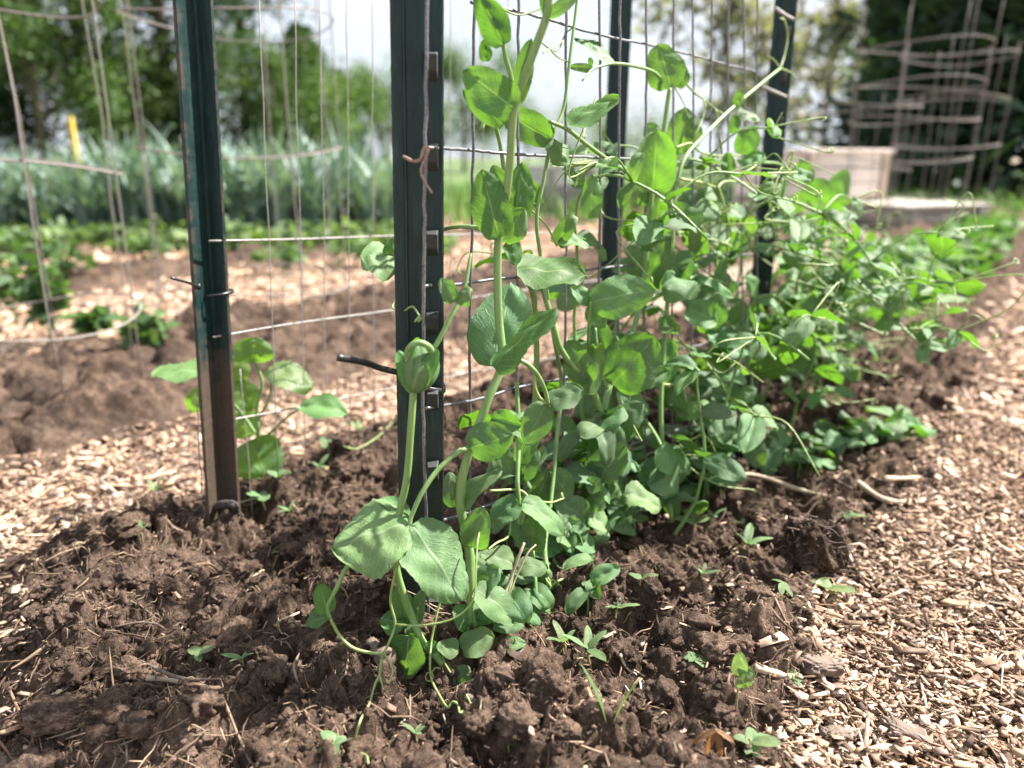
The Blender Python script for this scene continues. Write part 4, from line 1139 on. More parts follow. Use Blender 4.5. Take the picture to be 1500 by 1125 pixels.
low_fill(D_, [(g_.uniform(860, 980), g_.uniform(460, 760), g_.uniform(-.05, .04)) for _ in range(13)], 3)
low_fill(F_, [(g_.uniform(950, 1090), g_.uniform(290, 700), g_.uniform(-.09, .05)) for _ in range(22)], 4)

def ground_fill(root, n, x0, x1, y0, y1, seed, size=.024):
    """small crumpled leaves just over the soil at a plant's foot"""
    g_ = random.Random(seed)
    for _ in range(n):
        px, py = g_.uniform(x0, x1), g_.uniform(y0, y1)
        b = GS(px, py) + Vector((0, 0, g_.uniform(.008, .03)))
        s0 = Vector((g_.gauss(0, .004), g_.gauss(0, .004), -.03))
        child('petiole', mixmesh('petiole', [tube(catmull([b + s0, b + s0 * .4 + Vector((.002, 0, 0)), b], 4), .0011, .0008, 5)]), M_STEM, root)
        for k in (0, 1):
            a = g_.random() * 6.28
            ax = Vector((math.cos(a), math.sin(a), g_.gauss(.1, .35)))
            lib_leaf(root, b, ax, Vector((g_.gauss(0, .4), g_.gauss(-.2, .4), .9)), size * g_.uniform(.7, 1.25))
ground_fill(B, 12, 690, 790, 850, 945, 11)
ground_fill(E_, 16, 740, 870, 790, 905, 12)
ground_fill(C_, 9, 820, 930, 750, 850, 13)
ground_fill(F_, 10, 900, 1010, 700, 775, 14, .028)
# ---- the fuller pea plants along the row behind
WHERE = [
    # s, t, height, lean, flop, label
    (.62, -.35, 0.35, .05, .10, 'pea plant close behind the slanting stem, its leaves filling the wires before the rear post'),
    (.70, -.33, 0.28, .15, .16, 'bushy pea plant low at the foot of the slanting stem'),
    (.76, -.37, 0.37, .02, .06, 'tall pea plant of small pale leaves left of the leaning far post'),
    (.84, -.33, 0.34, .10, .18, 'pea plant with arching shoots just left of the leaning far post'),
    (.92, -.34, 0.29, .20, .22, 'pea plant spilling forward under the leaning far post'),
    (.98, -.30, 0.23, .30, .28, 'pea plant sprawling towards the wood-chip path before the leaning post'),
    (1.05, -.35, 0.31, .06, .14, 'pea plant tangled round the leaning far post'),
    (1.12, -.30, 0.25, .25, .26, 'pea plant right of the leaning post with long drooping shoots'),
    (1.20, -.34, 0.25, .20, .26, 'pea plant behind the leaning post and left of the pink crate'),
    (1.27, -.28, 0.18, .30, .16, 'pea plant flopped over to the edge of the bed below the pink crate'),
    (1.35, -.33, 0.22, .18, .16, 'pea plant rising in front of the pink wooden crate'),
    (1.44, -.28, 0.17, .25, .14, 'pea plant leaning right, in front of the pink crate corner'),
    (1.52, -.33, 0.19, .15, .14, 'blurred pea plant under the right half of the pink crate'),
    (1.62, -.28, 0.15, .3, .14, 'blurred pea plant farthest right over the bed edge'),
    (1.72, -.33, 0.17, .2, .1, 'blurred pea plant below the wire cages'),
    (1.84, -.29, 0.14, .3, .1, 'blurred pea plant in front of the grey plank bed, left of its middle'),
    (.66, -.27, .15, .1, .06, 'low leafy pea plant at the foot of the slanting stem, nearest the open soil'),
    (.78, -.25, .18, .2, .08, 'low pea plant spreading over the soil left of the long curved twig'),
    (.90, -.27, .17, .2, .10, 'low pea plant on the soil behind the long curved twig'),
    (1.00, -.26, .19, .2, .10, 'low bushy pea plant above the middle of the long curved twig'),
    (1.10, -.24, .18, .2, .10, 'low pea plant at the bed edge behind the whitish twig'),
    (1.22, -.25, .18, .2, .08, 'low pea plant on the bed edge, above the thick curved twig'),
    (1.36, -.25, .17, .2, .08, 'low pea plant at the bed edge under the pink crate corner'),
    (1.52, -.26, .15, .2, .08, 'low blurred pea plant at the bed edge, farthest of the low ones'),
]
for k, (s_, t_, hh, ln, fl, lab) in enumerate(WHERE):
    rt = grow(lab, s_, t_ - (.05 if s_ > 1.15 else .01), hh, ln, fl, 300 + k, leafsize=.042 if s_ < 1.25 else .043)
    if k >= 16:
        cx_ = (990, 1060, 1110, 1150, 1190, 1230, 1280, 1320)[k - 16]
        ground_fill(rt, 7, cx_ - 45, cx_ + 45, 690 - (cx_ - 1000) * .19, 735 - (cx_ - 1000) * .22, 40 + k, .034)
M_FOL = mat_tint('far_foliage', .6, .3)
def bushmesh(n, rad, h, size, lo, hi, seed):
    g = np.random.default_rng(seed)
    p = g.normal(0, 1, (n, 3)); p /= np.linalg.norm(p, axis=1)[:, None]; p *= g.random((n, 1)) ** .45
    p[:, :2] *= rad; p[:, 2] = (p[:, 2] * .5 + .5) * h
    return leafcloud(p, size * (.6 + .8 * g.random(n)), greens(n, g, lo, hi), g)
def leafcloud(p, sz, tint, g, asp=.7, flat=.5):
    n = len(p)
    ax = g.normal(0, 1, (n, 3)); ax[:, 2] *= flat; ax /= np.linalg.norm(ax, axis=1)[:, None]
    up = g.normal(0, .6, (n, 3)) + (0, 0, 1.0)
    b = np.cross(up, ax); b /= np.linalg.norm(b, axis=1)[:, None] + 1e-9
    a_ = ax * sz[:, None]; b_ = b * sz[:, None] * asp * .5
    nn = np.cross(ax, b) * sz[:, None] * .12
    v = np.stack([p, p + a_ * .5 + b_ + nn, p + a_, p + a_ * .5 - b_ + nn], 1).reshape(-1, 3)
    F = np.arange(n * 4).reshape(n, 4)
    return v, F, np.repeat(tint, 4, 0)
def cloudobj(name, parts, mat, root=None):
    vs, fs, ts, k = [], [], [], 0
    for v, f, t in parts:
        vs.append(v); fs.append(f + k); ts.append(t); k += len(v)
    return link(name, npmesh(name, np.concatenate(vs), np.concatenate(fs), None, np.concatenate(ts)), mat, root, smooth=False)
def bushy(name, x, y, rad, h, n, size, lo, hi, seed, label, cat, group=None, stem_r=.004):
    root = empty(name, (x, y, PATHZ if abs(y) > 3 else zsoil(x, y)))
    tag(root, label, cat, group)
    cloudobj('foliage', [bushmesh(n, rad, h, size, lo, hi, seed)], M_FOL, root)
    v, f = tube([Vector((0, 0, -.02)), Vector((rad * .1, 0, h * .35)), Vector((0, rad * .1, h * .7))], stem_r, stem_r * .5, 6)
    link('stem', mixmesh('stem', [(v, f)]), M_STEM, root)
    return root
for k in range(12):
    s_ = 2.0 + k * .19
    x, y = st2xy(s_, -.37 + .04 * (k % 3))
    r_ = bushy('pea_plant', x, y,   .095, .15 - .003 * k, 150, .05, (.04, .11, .025), (.14, .25, .08), 600 + k, 'far blurred pea plant in the row running back beside the path', 'pea plant', 'far pea plants in the row')
    r_.location.z = -.01

# ---- cucumber plant behind the mud-stained post
CU_ = empty('cucumber_plant', G(372, 700)); tag(CU_, 'young cucumber plant with broad toothed leaves behind the mud-stained post', 'cucumber plant')
YC = .83
ck = dict(a=.95, b=.5, notch=.06, wave=.07, mat=M_CUKE, Y=YC)
stem(CU_, PY([(374, 700, YC), (380, 660, YC), (376, 600, YC), (384, 560, YC), (372, 530, YC)]), .0028, .0016)
stem(CU_, PY([(378, 615, YC), (395, 580, YC - .01), (398, 545, YC - .015)]), .0014, .0010, 'petiole'); stem(CU_, PY([(378, 640, YC), (350, 600, YC + .01), (300, 545, YC + .01)]), .0014, .001, 'petiole')
stem(CU_, PY([(380, 650, YC), (410, 620, YC - .02), (440, 597, YC - .03)]), .0014, .0010, 'petiole')
leaf(CU_, 303, 545, 224, 552, 40, 'H', .01, curl=.3, **ck); leaf(CU_, 371, 532, 372, 494, 56, 'T', 0, **ck); leaf(CU_, 393, 538, 457, 568, 46, 'L', -.015, curl=.4, **ck)
leaf(CU_, 440, 596, 508, 606, 34, 'L', -.03, curl=.4, **ck); leaf(CU_, 366, 645, 388, 698, 74, 'L', -.03, curl=.3, **ck); leaf(CU_, 300, 572, 278, 602, 32, 'T', .02, **ck)
leaf(CU_, 345, 560, 368, 600, 46, 'T', .02, **ck); leaf(CU_, 350, 560, 345, 520, 34, 'L', .02, **ck); leaf(CU_, 352, 600, 358, 640, 50, 'T', .02, **ck)

# ---- seedlings
SEED = [0]
def seedling(px, py, kind, size, label, mat=None):
    """size in photo pixels"""
    SEED[0] += 1
    g_ = random.Random(1000 + SEED[0])
    b = GS(px, py)
    m = mpp(b.y, py); S = size * m * 1.2
    root = empty('seedling', b); tag(root, label, 'seedling', 'seedlings on the bed')
    hgt = {'round': .55, 'lance': .5, 'rosette': .3, 'clover': 2.6, 'pair': .5, 'blade': .2, 'droop': 1.3}[kind] * S
    tip = b + Vector((g_.gauss(0, .12) * hgt, g_.gauss(0, .08) * hgt, hgt))
    child('stem', mixmesh('stem', [tube(catmull([b - Vector((0, 0, .006)), b.lerp(tip, .5) + Vector((g_.gauss(0, .06) * hgt, 0, 0)), tip], 5), max(.0005, .045 * S), max(.0004, .035 * S), 6)]), M_WSTEM, root)
    n, asp, el = {'round': (3, .75, .45), 'lance': (4, .32, .75), 'rosette': (6, .6, .3), 'clover': (3, .8, .5), 'pair': (2, .6, .3), 'blade': (2, .09, 1.35), 'droop': (4, .4, .0)}[kind]
    a0 = g_.random() * 6.28
    for k in range(n):
        a = a0 + 2 * math.pi * k / n + g_.gauss(0, .3)
        e = el + g_.gauss(0, .2)
        X = Vector((math.cos(a) * math.cos(e), math.sin(a) * math.cos(e), math.sin(e)))
        L = S * (1 if k < 2 else .7) * g_.uniform(.8, 1.1) * (2.6 if kind == 'blade' else 1)
        nrm = Vector((0, 0, 1)) - Vector((math.cos(a), math.sin(a), 0)) * .3
        nn = (nrm - X * nrm.dot(X)).normalized(); Yv = nn.cross(X)
        me = blade_mesh(L, L * asp, fold=.2, curl=.35, cup=.1, nu=9, nv=7, seed=SEED[0] * 7 + k, notch=0)
        o = link('leaf', me, mat or M_WEED, root)
        o.matrix_basis = Matrix.Translation(tip - b) @ Matrix((X, Yv, nn)).transposed().to_4x4()
    return root
for a in [
    (293, 972, 'round', 24, 'round-leaved seedling in the soil left of the tendrils, nearest the left corner'),
    (358, 978, 'lance', 26, 'narrow-leaved seedling just right of the round-leaved one on the left soil'),
    (492, 1095, 'rosette', 26, 'leafy seedling rosette at the bottom edge, left of the hanging tendril'),
    (612, 1085, 'lance', 20, 'pale seedling at the bottom, below the tall stem'),
    (868, 975, 'lance', 46, 'largest upright seedling, with bright lance leaves, right of the pea foot'),
    (826, 958, 'lance', 32, 'seedling with reddish stem between the pea foot and the largest seedling'),
    (902, 905, 'lance', 30, 'seedling behind the largest seedling, on the slope of soil'),
    (943, 858, 'pair', 20, 'tiny blue-green seedling up the soil slope right of the peas'),
    (1100, 1098, 'rosette', 34, 'clover-like seedling sprouting at the edge of the wood chips'),
    (893, 1085, 'blade', 40, 'thin grass blade standing by the white root at the bottom'),
    (1018, 970, 'rosette', 20, 'small pale star-shaped seedling left of the tall clover'),
    (1016, 782, 'round', 28, 'yellow-green seedling beyond the soil slope, below the pea tangle'),
    (1040, 768, 'lance', 22, 'slender seedling next to the yellow-green one below the pea tangle'),
    (1094, 815, 'lance', 34, 'bright twin-leaved seedling left of the fibrous root clod'),
    (1028, 852, 'lance', 22, 'small seedling on the shaded soil hollow left of centre of the right bank'),
    (1146, 884, 'droop', 22, 'straggling seedling with thin drooping leaves in front of the root clod'),
    (1216, 880, 'pair', 34, 'broad-leaved seedling just below the fibrous root clod'),
    (1168, 1000, 'pair', 24, 'seedling with one orange leaf beside the bark slab'),
    (1240, 762, 'rosette', 20, 'yellowish seedling behind the root clod'),
    (1080, 770, 'rosette', 20, 'small seedling left of and behind the root clod'),
    (745, 1095, 'pair', 14, 'minute seedling near the pink petal'),
    (787, 1068, 'pair', 16, 'minute seedling right of the pink petal'),
    (842, 1078, 'pair', 14, 'minute seedling left of the white root'),
    (408, 712, 'round', 22, 'seedling right of the mud-stained post, under the cucumber leaf'),
    (425, 762, 'lance', 24, 'seedling on open soil right of the mud-stained post foot'),
    (415, 818, 'lance', 18, 'tiny seedling on the soil below the mud-stained post'),
    (476, 668, 'round', 26, 'taller seedling at the end of the low pale wire'),
    (470, 695, 'lance', 20, 'low seedling beside the end of the low pale wire'),
    (388, 740, 'round', 20, 'light green seedling hard against the mud-stained post'),
    (228, 730, 'lance', 20, 'seedling on the bed edge left of the mud-stained post'),
    (208, 788, 'lance', 18, 'seedling near the left corner of the bed'),
    (528, 640, 'lance', 20, 'seedling left of the nearest post near the curled root'),
    (1135, 655, 'round', 26, 'blurred seedling with a yellow leaf under the sprawling peas'),
    (1200, 672, 'round', 30, 'blurred seedling with an orange tint under the sprawling peas'),
    (1260, 655, 'round', 28, 'blurred yellow-green seedling right of the sprawling peas'),
]: seedling(*a)
# the tall clover stalk by the chips
cl = empty('clover', GS(1076, 1062)); tag(cl, 'tall clover stalk with a folded pair of leaves before the wood chips', 'clover')
Yk = cl.location.y
stem(cl, PY([(1076, 1064, Yk), (1079, 1030, Yk - .003), (1083, 990, Yk - .006)]), .0008, .0007, mat=M_WSTEM)
leaf(cl, 1083, 990, 1084, 955, 20, 'L', -.006, Y=Yk, mat=M_WEED); leaf(cl, 1083, 990, 1104, 985, 28, 'T', -.008, Y=Yk, mat=M_WEED); leaf(cl, 1083, 991, 1096, 1006, 22, 'T', -.012, Y=Yk, mat=M_WEED)
M_RUSTLEAF = mat_leaf('rust_leaf', (.24, .125, .05), (.26, .15, .07), (.34, .17, .04), vein=.2, nv=4)
og = empty('seedling', GS(1050, 1092)); tag(og, 'seedling with drooping orange-brown leaves at the edge of the wood chips', 'seedling', 'seedlings on the bed')
Yo = og.location.y
stem(og, PY([(1050, 1095, Yo), (1050, 1078, Yo), (1048, 1068, Yo)]), .0007, .0006, mat=M_WSTEM)
for q in ((1048, 1070, 1014, 1090, 9), (1048, 1070, 1036, 1104, 8), (1048, 1070, 1056, 1108, 8), (1048, 1070, 1076, 1090, 8)):
    leaf(og, *q, 'L', -.01, Y=Yo, mat=M_RUSTLEAF, curl=.35, fold=.5)

# ---- bits lying about
M_BARK = mat_plain('weathered_bark', (.07, .05, .04), (.21, .155, .12), 160, .9, 0, .003, (1, .25, 1))
M_STRAW = mat_plain('dry_straw', (.30, .22, .15), (.44, .36, .26), 220, .75, 0, .0008, (1, 1, .2))
M_ROOTW = mat_plain('pale_root', (.40, .32, .25), (.55, .47, .39), 300, .7)
M_CORD = mat_plain('black_cord', (.018, .016, .015), (.06, .05, .045), 900, .85, 0, .001)
def lying(pxs, lift=.004):
    r = []
    for a, b in pxs:
        p = GS(a, b); p.z += lift; r.append(p)
    return r
def stick(pxs, r0, r1, mat, name, label, cat, group=None, sides=7, jit=.35, lift=.004):
    q = catmull(lying(pxs, lift), 6)
    o = link(name, mixmesh(name, [tube(q, r0, r1, sides, jit)]), mat)
    o.data.transform(Matrix.Translation(-q[0])); o.location = q[0]
    return tag(o, label, cat, group)
stick([(1010, 688), (1030, 705), (1100, 700), (1170, 722), (1235, 738)], .0035, .002, M_STRAW, 'twig', 'long pale curved twig at the bed edge in front of the sprawling peas', 'twig')
stick([(1295, 706), (1345, 704), (1400, 694)], .0032, .002, M_STRAW, 'twig', 'straight whitish twig on the bed edge under the looping far shoot', 'twig')
stick([(1255, 712), (1300, 738), (1360, 736), (1410, 722)], .004, .0025, M_STRAW, 'twig', 'thick curved twig where the right bed edge meets the path', 'twig')
stick([(860, 1090), (885, 1075), (922, 1048), (925, 1035), (908, 1008)], .0008, .0006, M_ROOTW, 'root', 'bent white root lying on the soil at the bottom right of centre', 'root', lift=.008)
stick([(215, 1000), (255, 1004), (310, 1015)], .0022, .0014, M_STRAW, 'twig', 'tan twig lying on the soil at lower left', 'twig')
stick([(40, 1042), (90, 1020), (125, 995)], .0016, .001, M_STRAW, 'twig', 'thin tan twig in the bottom left corner soil', 'twig')
stick([(200, 972), (265, 1000), (330, 1002)], .0014, .0009, M_BARK, 'twig', 'dark thin twig crossing the tan one at lower left', 'twig')
stick([(168, 925), (205, 918), (232, 920)], .001, .0008, M_BARK, 'twig', 'short dark twig on the left soil', 'twig')
stick([(408, 918), (425, 910), (442, 902)], .0012, .0009, M_STRAW, 'straw', 'bright straw piece left of the folded pea leaf', 'straw')
stick([(908, 965), (918, 985), (935, 1000), (940, 1030)], .0013, .0008, M_ROOTW, 'root', 'pale fibrous root on the slope right of the largest seedling', 'root')
stick([(565, 960), (545, 940), (570, 915), (592, 890)], .0065, .004, M_BARK, 'wood_piece', 'weathered wooden stub half buried behind the hanging tendrils', 'wood', jit=.6, lift=-.002)
stick([(1235, 1122), (1270, 1108), (1330, 1100), (1400, 1112), (1425, 1124)], .0035, .002, M_STRAW, 'bark_strip', 'long fibrous strip of bark curving along the bottom right edge', 'bark strip')
stick([(1378, 990), (1390, 1030), (1402, 1075), (1408, 1110)], .003, .002, M_STRAW, 'wood_splinter', 'long pale splinter pointing down the chips at lower right', 'splinter')
stick([(1105, 985), (1130, 992), (1158, 1000)], .0032, .0022, M_STRAW, 'wood_splinter', 'thick tan splinter behind the tall clover', 'splinter')
stick([(1200, 935), (1215, 940), (1240, 952)], .003, .0014, M_BARK, 'twig', 'grey twig on the chips below the root clod', 'twig')
stick([(1380, 790), (1430, 812), (1480, 830)], .003, .002, M_BARK, 'twig', 'dark twig on the path at the right edge', 'twig')
ds = P(736, 890, .50)
o = link('dry_stalk', mixmesh('dry_stalk', [tube(catmull(PY([(732, 892, .50), (745, 855, .51), (760, 815, .515), (768, 795, .52)]), 5), .0014, .0010, 6, .3), tube(catmull(PY([(738, 895, .503), (754, 850, .513), (772, 812, .52), (785, 798, .525)]), 5), .0009, .0007, 5, .3)]), M_STRAW)
tag(o, 'dry straw-coloured stalk standing among the low pea leaves', 'stalk')
pts = catmull([GS(322, 752) + Vector((0, -.01, .012)), GS(340, 748) + Vector((0, -.02, .016)), GS(350, 756) + Vector((0, -.01, .016)), GS(352, 772) + Vector((0, 0, .006)), GS(347, 795)], 8)
o = link('cord', mixmesh('cord', [tube(pts, .0042, .003, 8, .6), tube([p + Vector((.004 * math.sin(i * .9), 0, .003 * math.cos(i * .9))) for i, p in enumerate(pts)], .0022, .0018, 6, .4)]), M_CORD)
tag(o, 'frayed black cord wound at the foot of the mud-stained post', 'cord')
c = GS(1205, 835) + Vector((0.0, 0.016, .012))
root = empty('root_clod', c); tag(root, 'dark fibrous root clod at the bed edge above the wood chips', 'clod')
V0, F0 = icos(5)
rr = 1 + .5 * (fbm(V0[:, 0] * 2 + 7 + V0[:, 2], V0[:, 1] * 2 + 3 - V0[:, 2], 71, 4) - .5) * 2 + .22 * (fbm(V0[:, 0] * 9 + 2 * V0[:, 2] + 9, V0[:, 1] * 9 - 3 * V0[:, 2] + 9, 72, 4) - .5) * 2
link('soil_lump', npmesh('soil_lump', V0 * rr[:, None] * np.array([.027, .024, .027]), F0), mat_soil('dark_soil', .85), root)
fb = []
for k in range(300):
    a = rnd.uniform(-3.1, 3.1); z = rnd.uniform(-.016, .027)
    b = Vector((math.cos(a) * .027 * math.sqrt(max(.05, 1 - (z / .029) ** 2)), math.sin(a) * .024 * math.sqrt(max(.05, 1 - (z / .029) ** 2)), z)) * rnd.uniform(.85, 1.1)
    d = Vector((-math.sin(a) * rnd.choice((-1, 1)) + rnd.gauss(0, .45), math.cos(a) * .6 + rnd.gauss(0, .45), rnd.gauss(-.2, .45))).normalized() * rnd.uniform(.004, .015)
    fb.append(tube(catmull([b, b + d * .5 + Vector((0, 0, rnd.gauss(0, .002))), b + d], 3), .0006, .0003, 4))
link('fibres', mixmesh('fibres', fb), M_BARK, root)
def slab(px, py, rx, ry, hz, yaw, mat, name, label, cat, seed):
    c = GS(px, py); V0, F0 = icos(5)
    rr = 1 + .35 * (fbm(V0[:, 0] * 2 + seed, V0[:, 1] * 2 + V0[:, 2], seed, 3) - .5) * 2
    rr = rr + .30 * (fbm(V0[:, 0] * 6 + seed + V0[:, 2] * 2, V0[:, 1] * 6 + V0[:, 2] * 5, seed + 3, 4) - .5) * 2 + .10 * (fbm(V0[:, 0] * 22 + seed + V0[:, 2] * 9, V0[:, 1] * 22 - V0[:, 2] * 13, seed + 6, 3) - .5) * 2
    v = V0 * rr[:, None]; v = np.sign(v) * np.abs(v) ** .7
    v = v * np.array([rx, ry, hz])
    q = np.array(Matrix.Rotation(yaw, 3, 'Z') @ Matrix.Rotation(.2, 3, 'Y'))
    o = link(name, npmesh(name, v @ q.T, F0), mat); o.location = c + Vector((0, 0, hz * .6 + .003))
    return tag(o, label, cat)
slab(1200, 985, .017, .011, .006, .5, M_BARK, 'bark_slab', 'flat brown bark slab where the soil meets the chips', 'bark', 21)
slab(1330, 1085, .018, .010, .005, -.3, M_BARK, 'bark_slab', 'dark bark flake among the chips at the bottom right', 'bark', 22)
slab(1225, 1085, .012, .007, .004, .2, M_BARK, 'bark_slab', 'small reddish bark flake left of the dark one', 'bark', 23)
slab(240, 870, .010, .008, .007, .9, M_SOIL, 'soil_lump', 'pale rounded soil lump left of the pea tendrils', 'soil lump', 24)
slab(95, 1060, .022, .016, .009, .4, mat_soil('pale_soil', 1.6), 'soil_lump', 'big pale dusty soil lump at the lower left corner', 'soil lump', 25)
slab(205, 1075, .013, .010, .007, .1, bpy.data.materials['pale_soil'], 'soil_lump', 'pale soil lump right of the big dusty one', 'soil lump', 26)
slab(688, 1032, .0035, .0028, .0028, 0, M_BARK, 'pebble', 'small grey pebble by the coiled tendril at the pea foot', 'pebble', 27)
M_PETAL = mat_plain('pink_petal', (.50, .05, .14), (.62, .12, .22), 200, .5)
o = link('petal', blade_mesh(.0075, .0055, curl=.8, cup=.7, seed=5, nu=9, nv=7), M_PETAL); o.location = GS(735, 1090) + Vector((0, 0, .003)); o.rotation_euler = (.5, -.2, .4); tag(o, 'tiny pink petal on the soil near the bottom edge', 'petal')
dl = GS(757, 968); M_DEAD = mat_leaf('dead_leaf', (.10, .055, .035), (.12, .07, .05), (.15, .06, .02), vein=.1)
o = link('dead_leaf', blade_mesh(.026, .022, curl=1.0, cup=.6, seed=77), M_DEAD); o.location = dl + Vector((-.008, 0, .010)); o.rotation_euler = (.3, -.3, .4)
tag(o, 'curled dark brown dead leaf on the soil right of the pea foot', 'dead leaf')
o = stick([(497, 652), (505, 665), (525, 668), (548, 655), (565, 640), (580, 622)], .0011, .0008, M_STEM2, 'root', 'thin curled yellow tendril on the soil left of the nearest post', 'tendril', lift=.01)

# ------------------------------------------------------------------ the garden behind
# young plants in the second and third bed
for k, (px, py, h, r, lab) in enumerate([
    (72, 478, .17, .035, 'young tomato plant inside the wire cage at the left edge'),
    (20, 455, .15, .06, 'leafy young plant half out of the left edge, behind the cage'),
    (212, 490, .06, .04, 'tiny plant on bare soil of the second bed, left of the mud-stained post'),
    (135, 480, .045, .03, 'small pale plant right of the tomato in the left cage'),
    (415, 385, .07, .10, 'low green clump in the third bed right of the mud-stained post'),
    (520, 375, .07, .09, 'low green clump in the third bed near the nearest post'),
    (100, 395, .11, .09, 'bushy plant behind the left cage in the third bed'),
    (10, 385, .13, .09, 'bushy plant at the very left in the third bed'),
    (215, 372, .08, .08, 'bushy plant in the third bed left of the mud-stained post')]):
    p = G(px, py)
    bushy('young_plant', p.x, p.y, r, h, 70, .04 + .01 * (h > .15), (.035, .08, .025), (.10, .17, .06), 700 + k, lab, 'plant', 'young plants in the other beds').location.z = -.01
# leafy row in front of the leeks
for k in range(34):
    px = -60 + k * 21 + rnd.uniform(-6, 6); Yd = 3.05 + rnd.uniform(-.15, .25)
    Yd += .35; p = P(px, 300, Yd)
    bushy('bean_plant', p.x, Yd, .11, .08 + rnd.uniform(0, .06), 80, .05, (.07, .12, .045), (.19, .26, .11), 800 + k, 'bright green bushy plant in the row at the foot of the leeks', 'plant', 'bright green plants before the leeks')
# leeks
M_LEEK = mat_tint('leek_leaf', .5, .15)
LEEK = []
for k in range(5):
    g = np.random.default_rng(900 + k); n = 16
    tint = greens(n, g, (.09, .15, .12), (.27, .36, .31))
    LEEK.append(blades('leek', g.normal(0, .012, n), g.normal(0, .012, n), np.full(n, .04), .30 + .27 * g.random(n), .022 + .016 * g.random(n), .1 + .9 * g.random(n), tint, M_LEEK, 6, 910 + k, .9))
    LEEK[-1].materials.append(M_LEEK)
for k in range(130):
    Yd = rnd.choice((3.75, 3.95, 4.15, 4.4)) + rnd.uniform(-.05, .05)
    px = -120 + 720 * ((k * .618) % 1)
    p = P(px, 300, Yd)
    o = bpy.data.objects.new('leek', LEEK[k % 5]); COL.objects.link(o)
    o.location = (p.x, Yd, PATHZ); o.rotation_euler.z = rnd.random() * 6.28; o.scale = (1, 1, rnd.uniform(.7, 1.15))
    tag(o, 'leek with upright blue-green strap leaves in the bank of leeks', 'leek', 'leeks behind the mud-stained post')

# boxes
M_PINK = mat_plain('pinkish_planks', (.72, .62, .55), (.82, .73, .66), 9, .8, 0, .002, (.2, 1, 1))
M_PINKD = mat_plain('brown_planks', (.34, .27, .21), (.46, .37, .30), 9, .85, 0, .002, (.2, 1, 1))
M_GREYW = mat_plain('grey_planks', (.26, .24, .20), (.40, .37, .32), 12, .85, 0, .002, (.2, 1, 1))
M_WHITE = mat_plain('white_panel', (.62, .58, .54), (.74, .70, .66), 8, .6)
def boxpart(name, dims, mat, root):
    o = link(name, mixmesh(name, [box(*dims)]), mat, root, smooth=False)
    bv = o.modifiers.new('bevel', 'BEVEL'); bv.width = .004; bv.segments = 2
    return o
def crate(px0, px1, ytop, ybase, label, mats, lidfrac=.55, yaw=.12, depth=.5, cat='crate', name='wooden_crate'):
    pb = G((px0 + px1) / 2, ybase, PATHZ)
    Yd = pb.y
    a, b = P(px0, ybase, Yd), P(px1, ybase, Yd)
    W = b.x - a.x; H = P((px0 + px1) / 2, ytop, Yd).z - PATHZ
    root = empty(name, ((a.x + b.x) / 2, Yd, PATHZ)); root.rotation_euler.z = yaw; tag(root, label, cat)
    n = 5; ph = H / n
    for k in range(n):
        mt = mats[0] if (k + .5) / n > 1 - lidfrac else mats[1]
        boxpart('front_plank', (-W / 2, W / 2, 0, .02, k * ph + .002, (k + 1) * ph - .002), mt, root)
        boxpart('side_plank', (W / 2 - .02, W / 2, .022, depth, k * ph + .002, (k + 1) * ph - .002), mt, root)
        boxpart('side_plank', (-W / 2, -W / 2 + .02, .022, depth, k * ph + .004, (k + 1) * ph - .004), mt, root)
    boxpart('back_panel', (-W / 2, W / 2, depth + .002, depth + .02, .004, H - .004), mats[0], root)
    boxpart('lid', (-W / 2 - .02, W / 2 + .02, -.02, depth + .04, H, H + .022), mats[0], root)
    for sx in (-1, 1):
        boxpart('corner_post', (sx * (W / 2 - .05) - .025, sx * (W / 2 - .05) + .025, -.024, -.002, 0, H - .006), mats[1], root)
    return root
crate(1140, 1320, 224, 332, 'pinkish wooden crate behind the pea row, left of the wire cages', (M_PINK, M_PINKD), .6, .48)
crate(792, 876, 247, 310, 'pale-topped bin seen between the pea stems, left of the rear post', (M_WHITE, M_GREYW), .45, .45, .45, 'bin', 'compost_bin')
crate(1305, 1462, 306, 338, 'low grey plank bed under the wire cages at the right', (M_GREYW, M_GREYW), .5, .35, .6, 'raised bed', 'raised_bed')
o = link('stake', mixmesh('stake', [box(-.012, .012, -.012, .012, -.1, .62)]), mat_plain('yellow_paint', (.62, .40, .06), (.72, .5, .1), 40, .6), smooth=False)
p = P(107, 200, 4.7); o.location = (p.x, 4.7, PATHZ); tag(o, 'yellow wooden stake standing behind the leeks', 'stake')

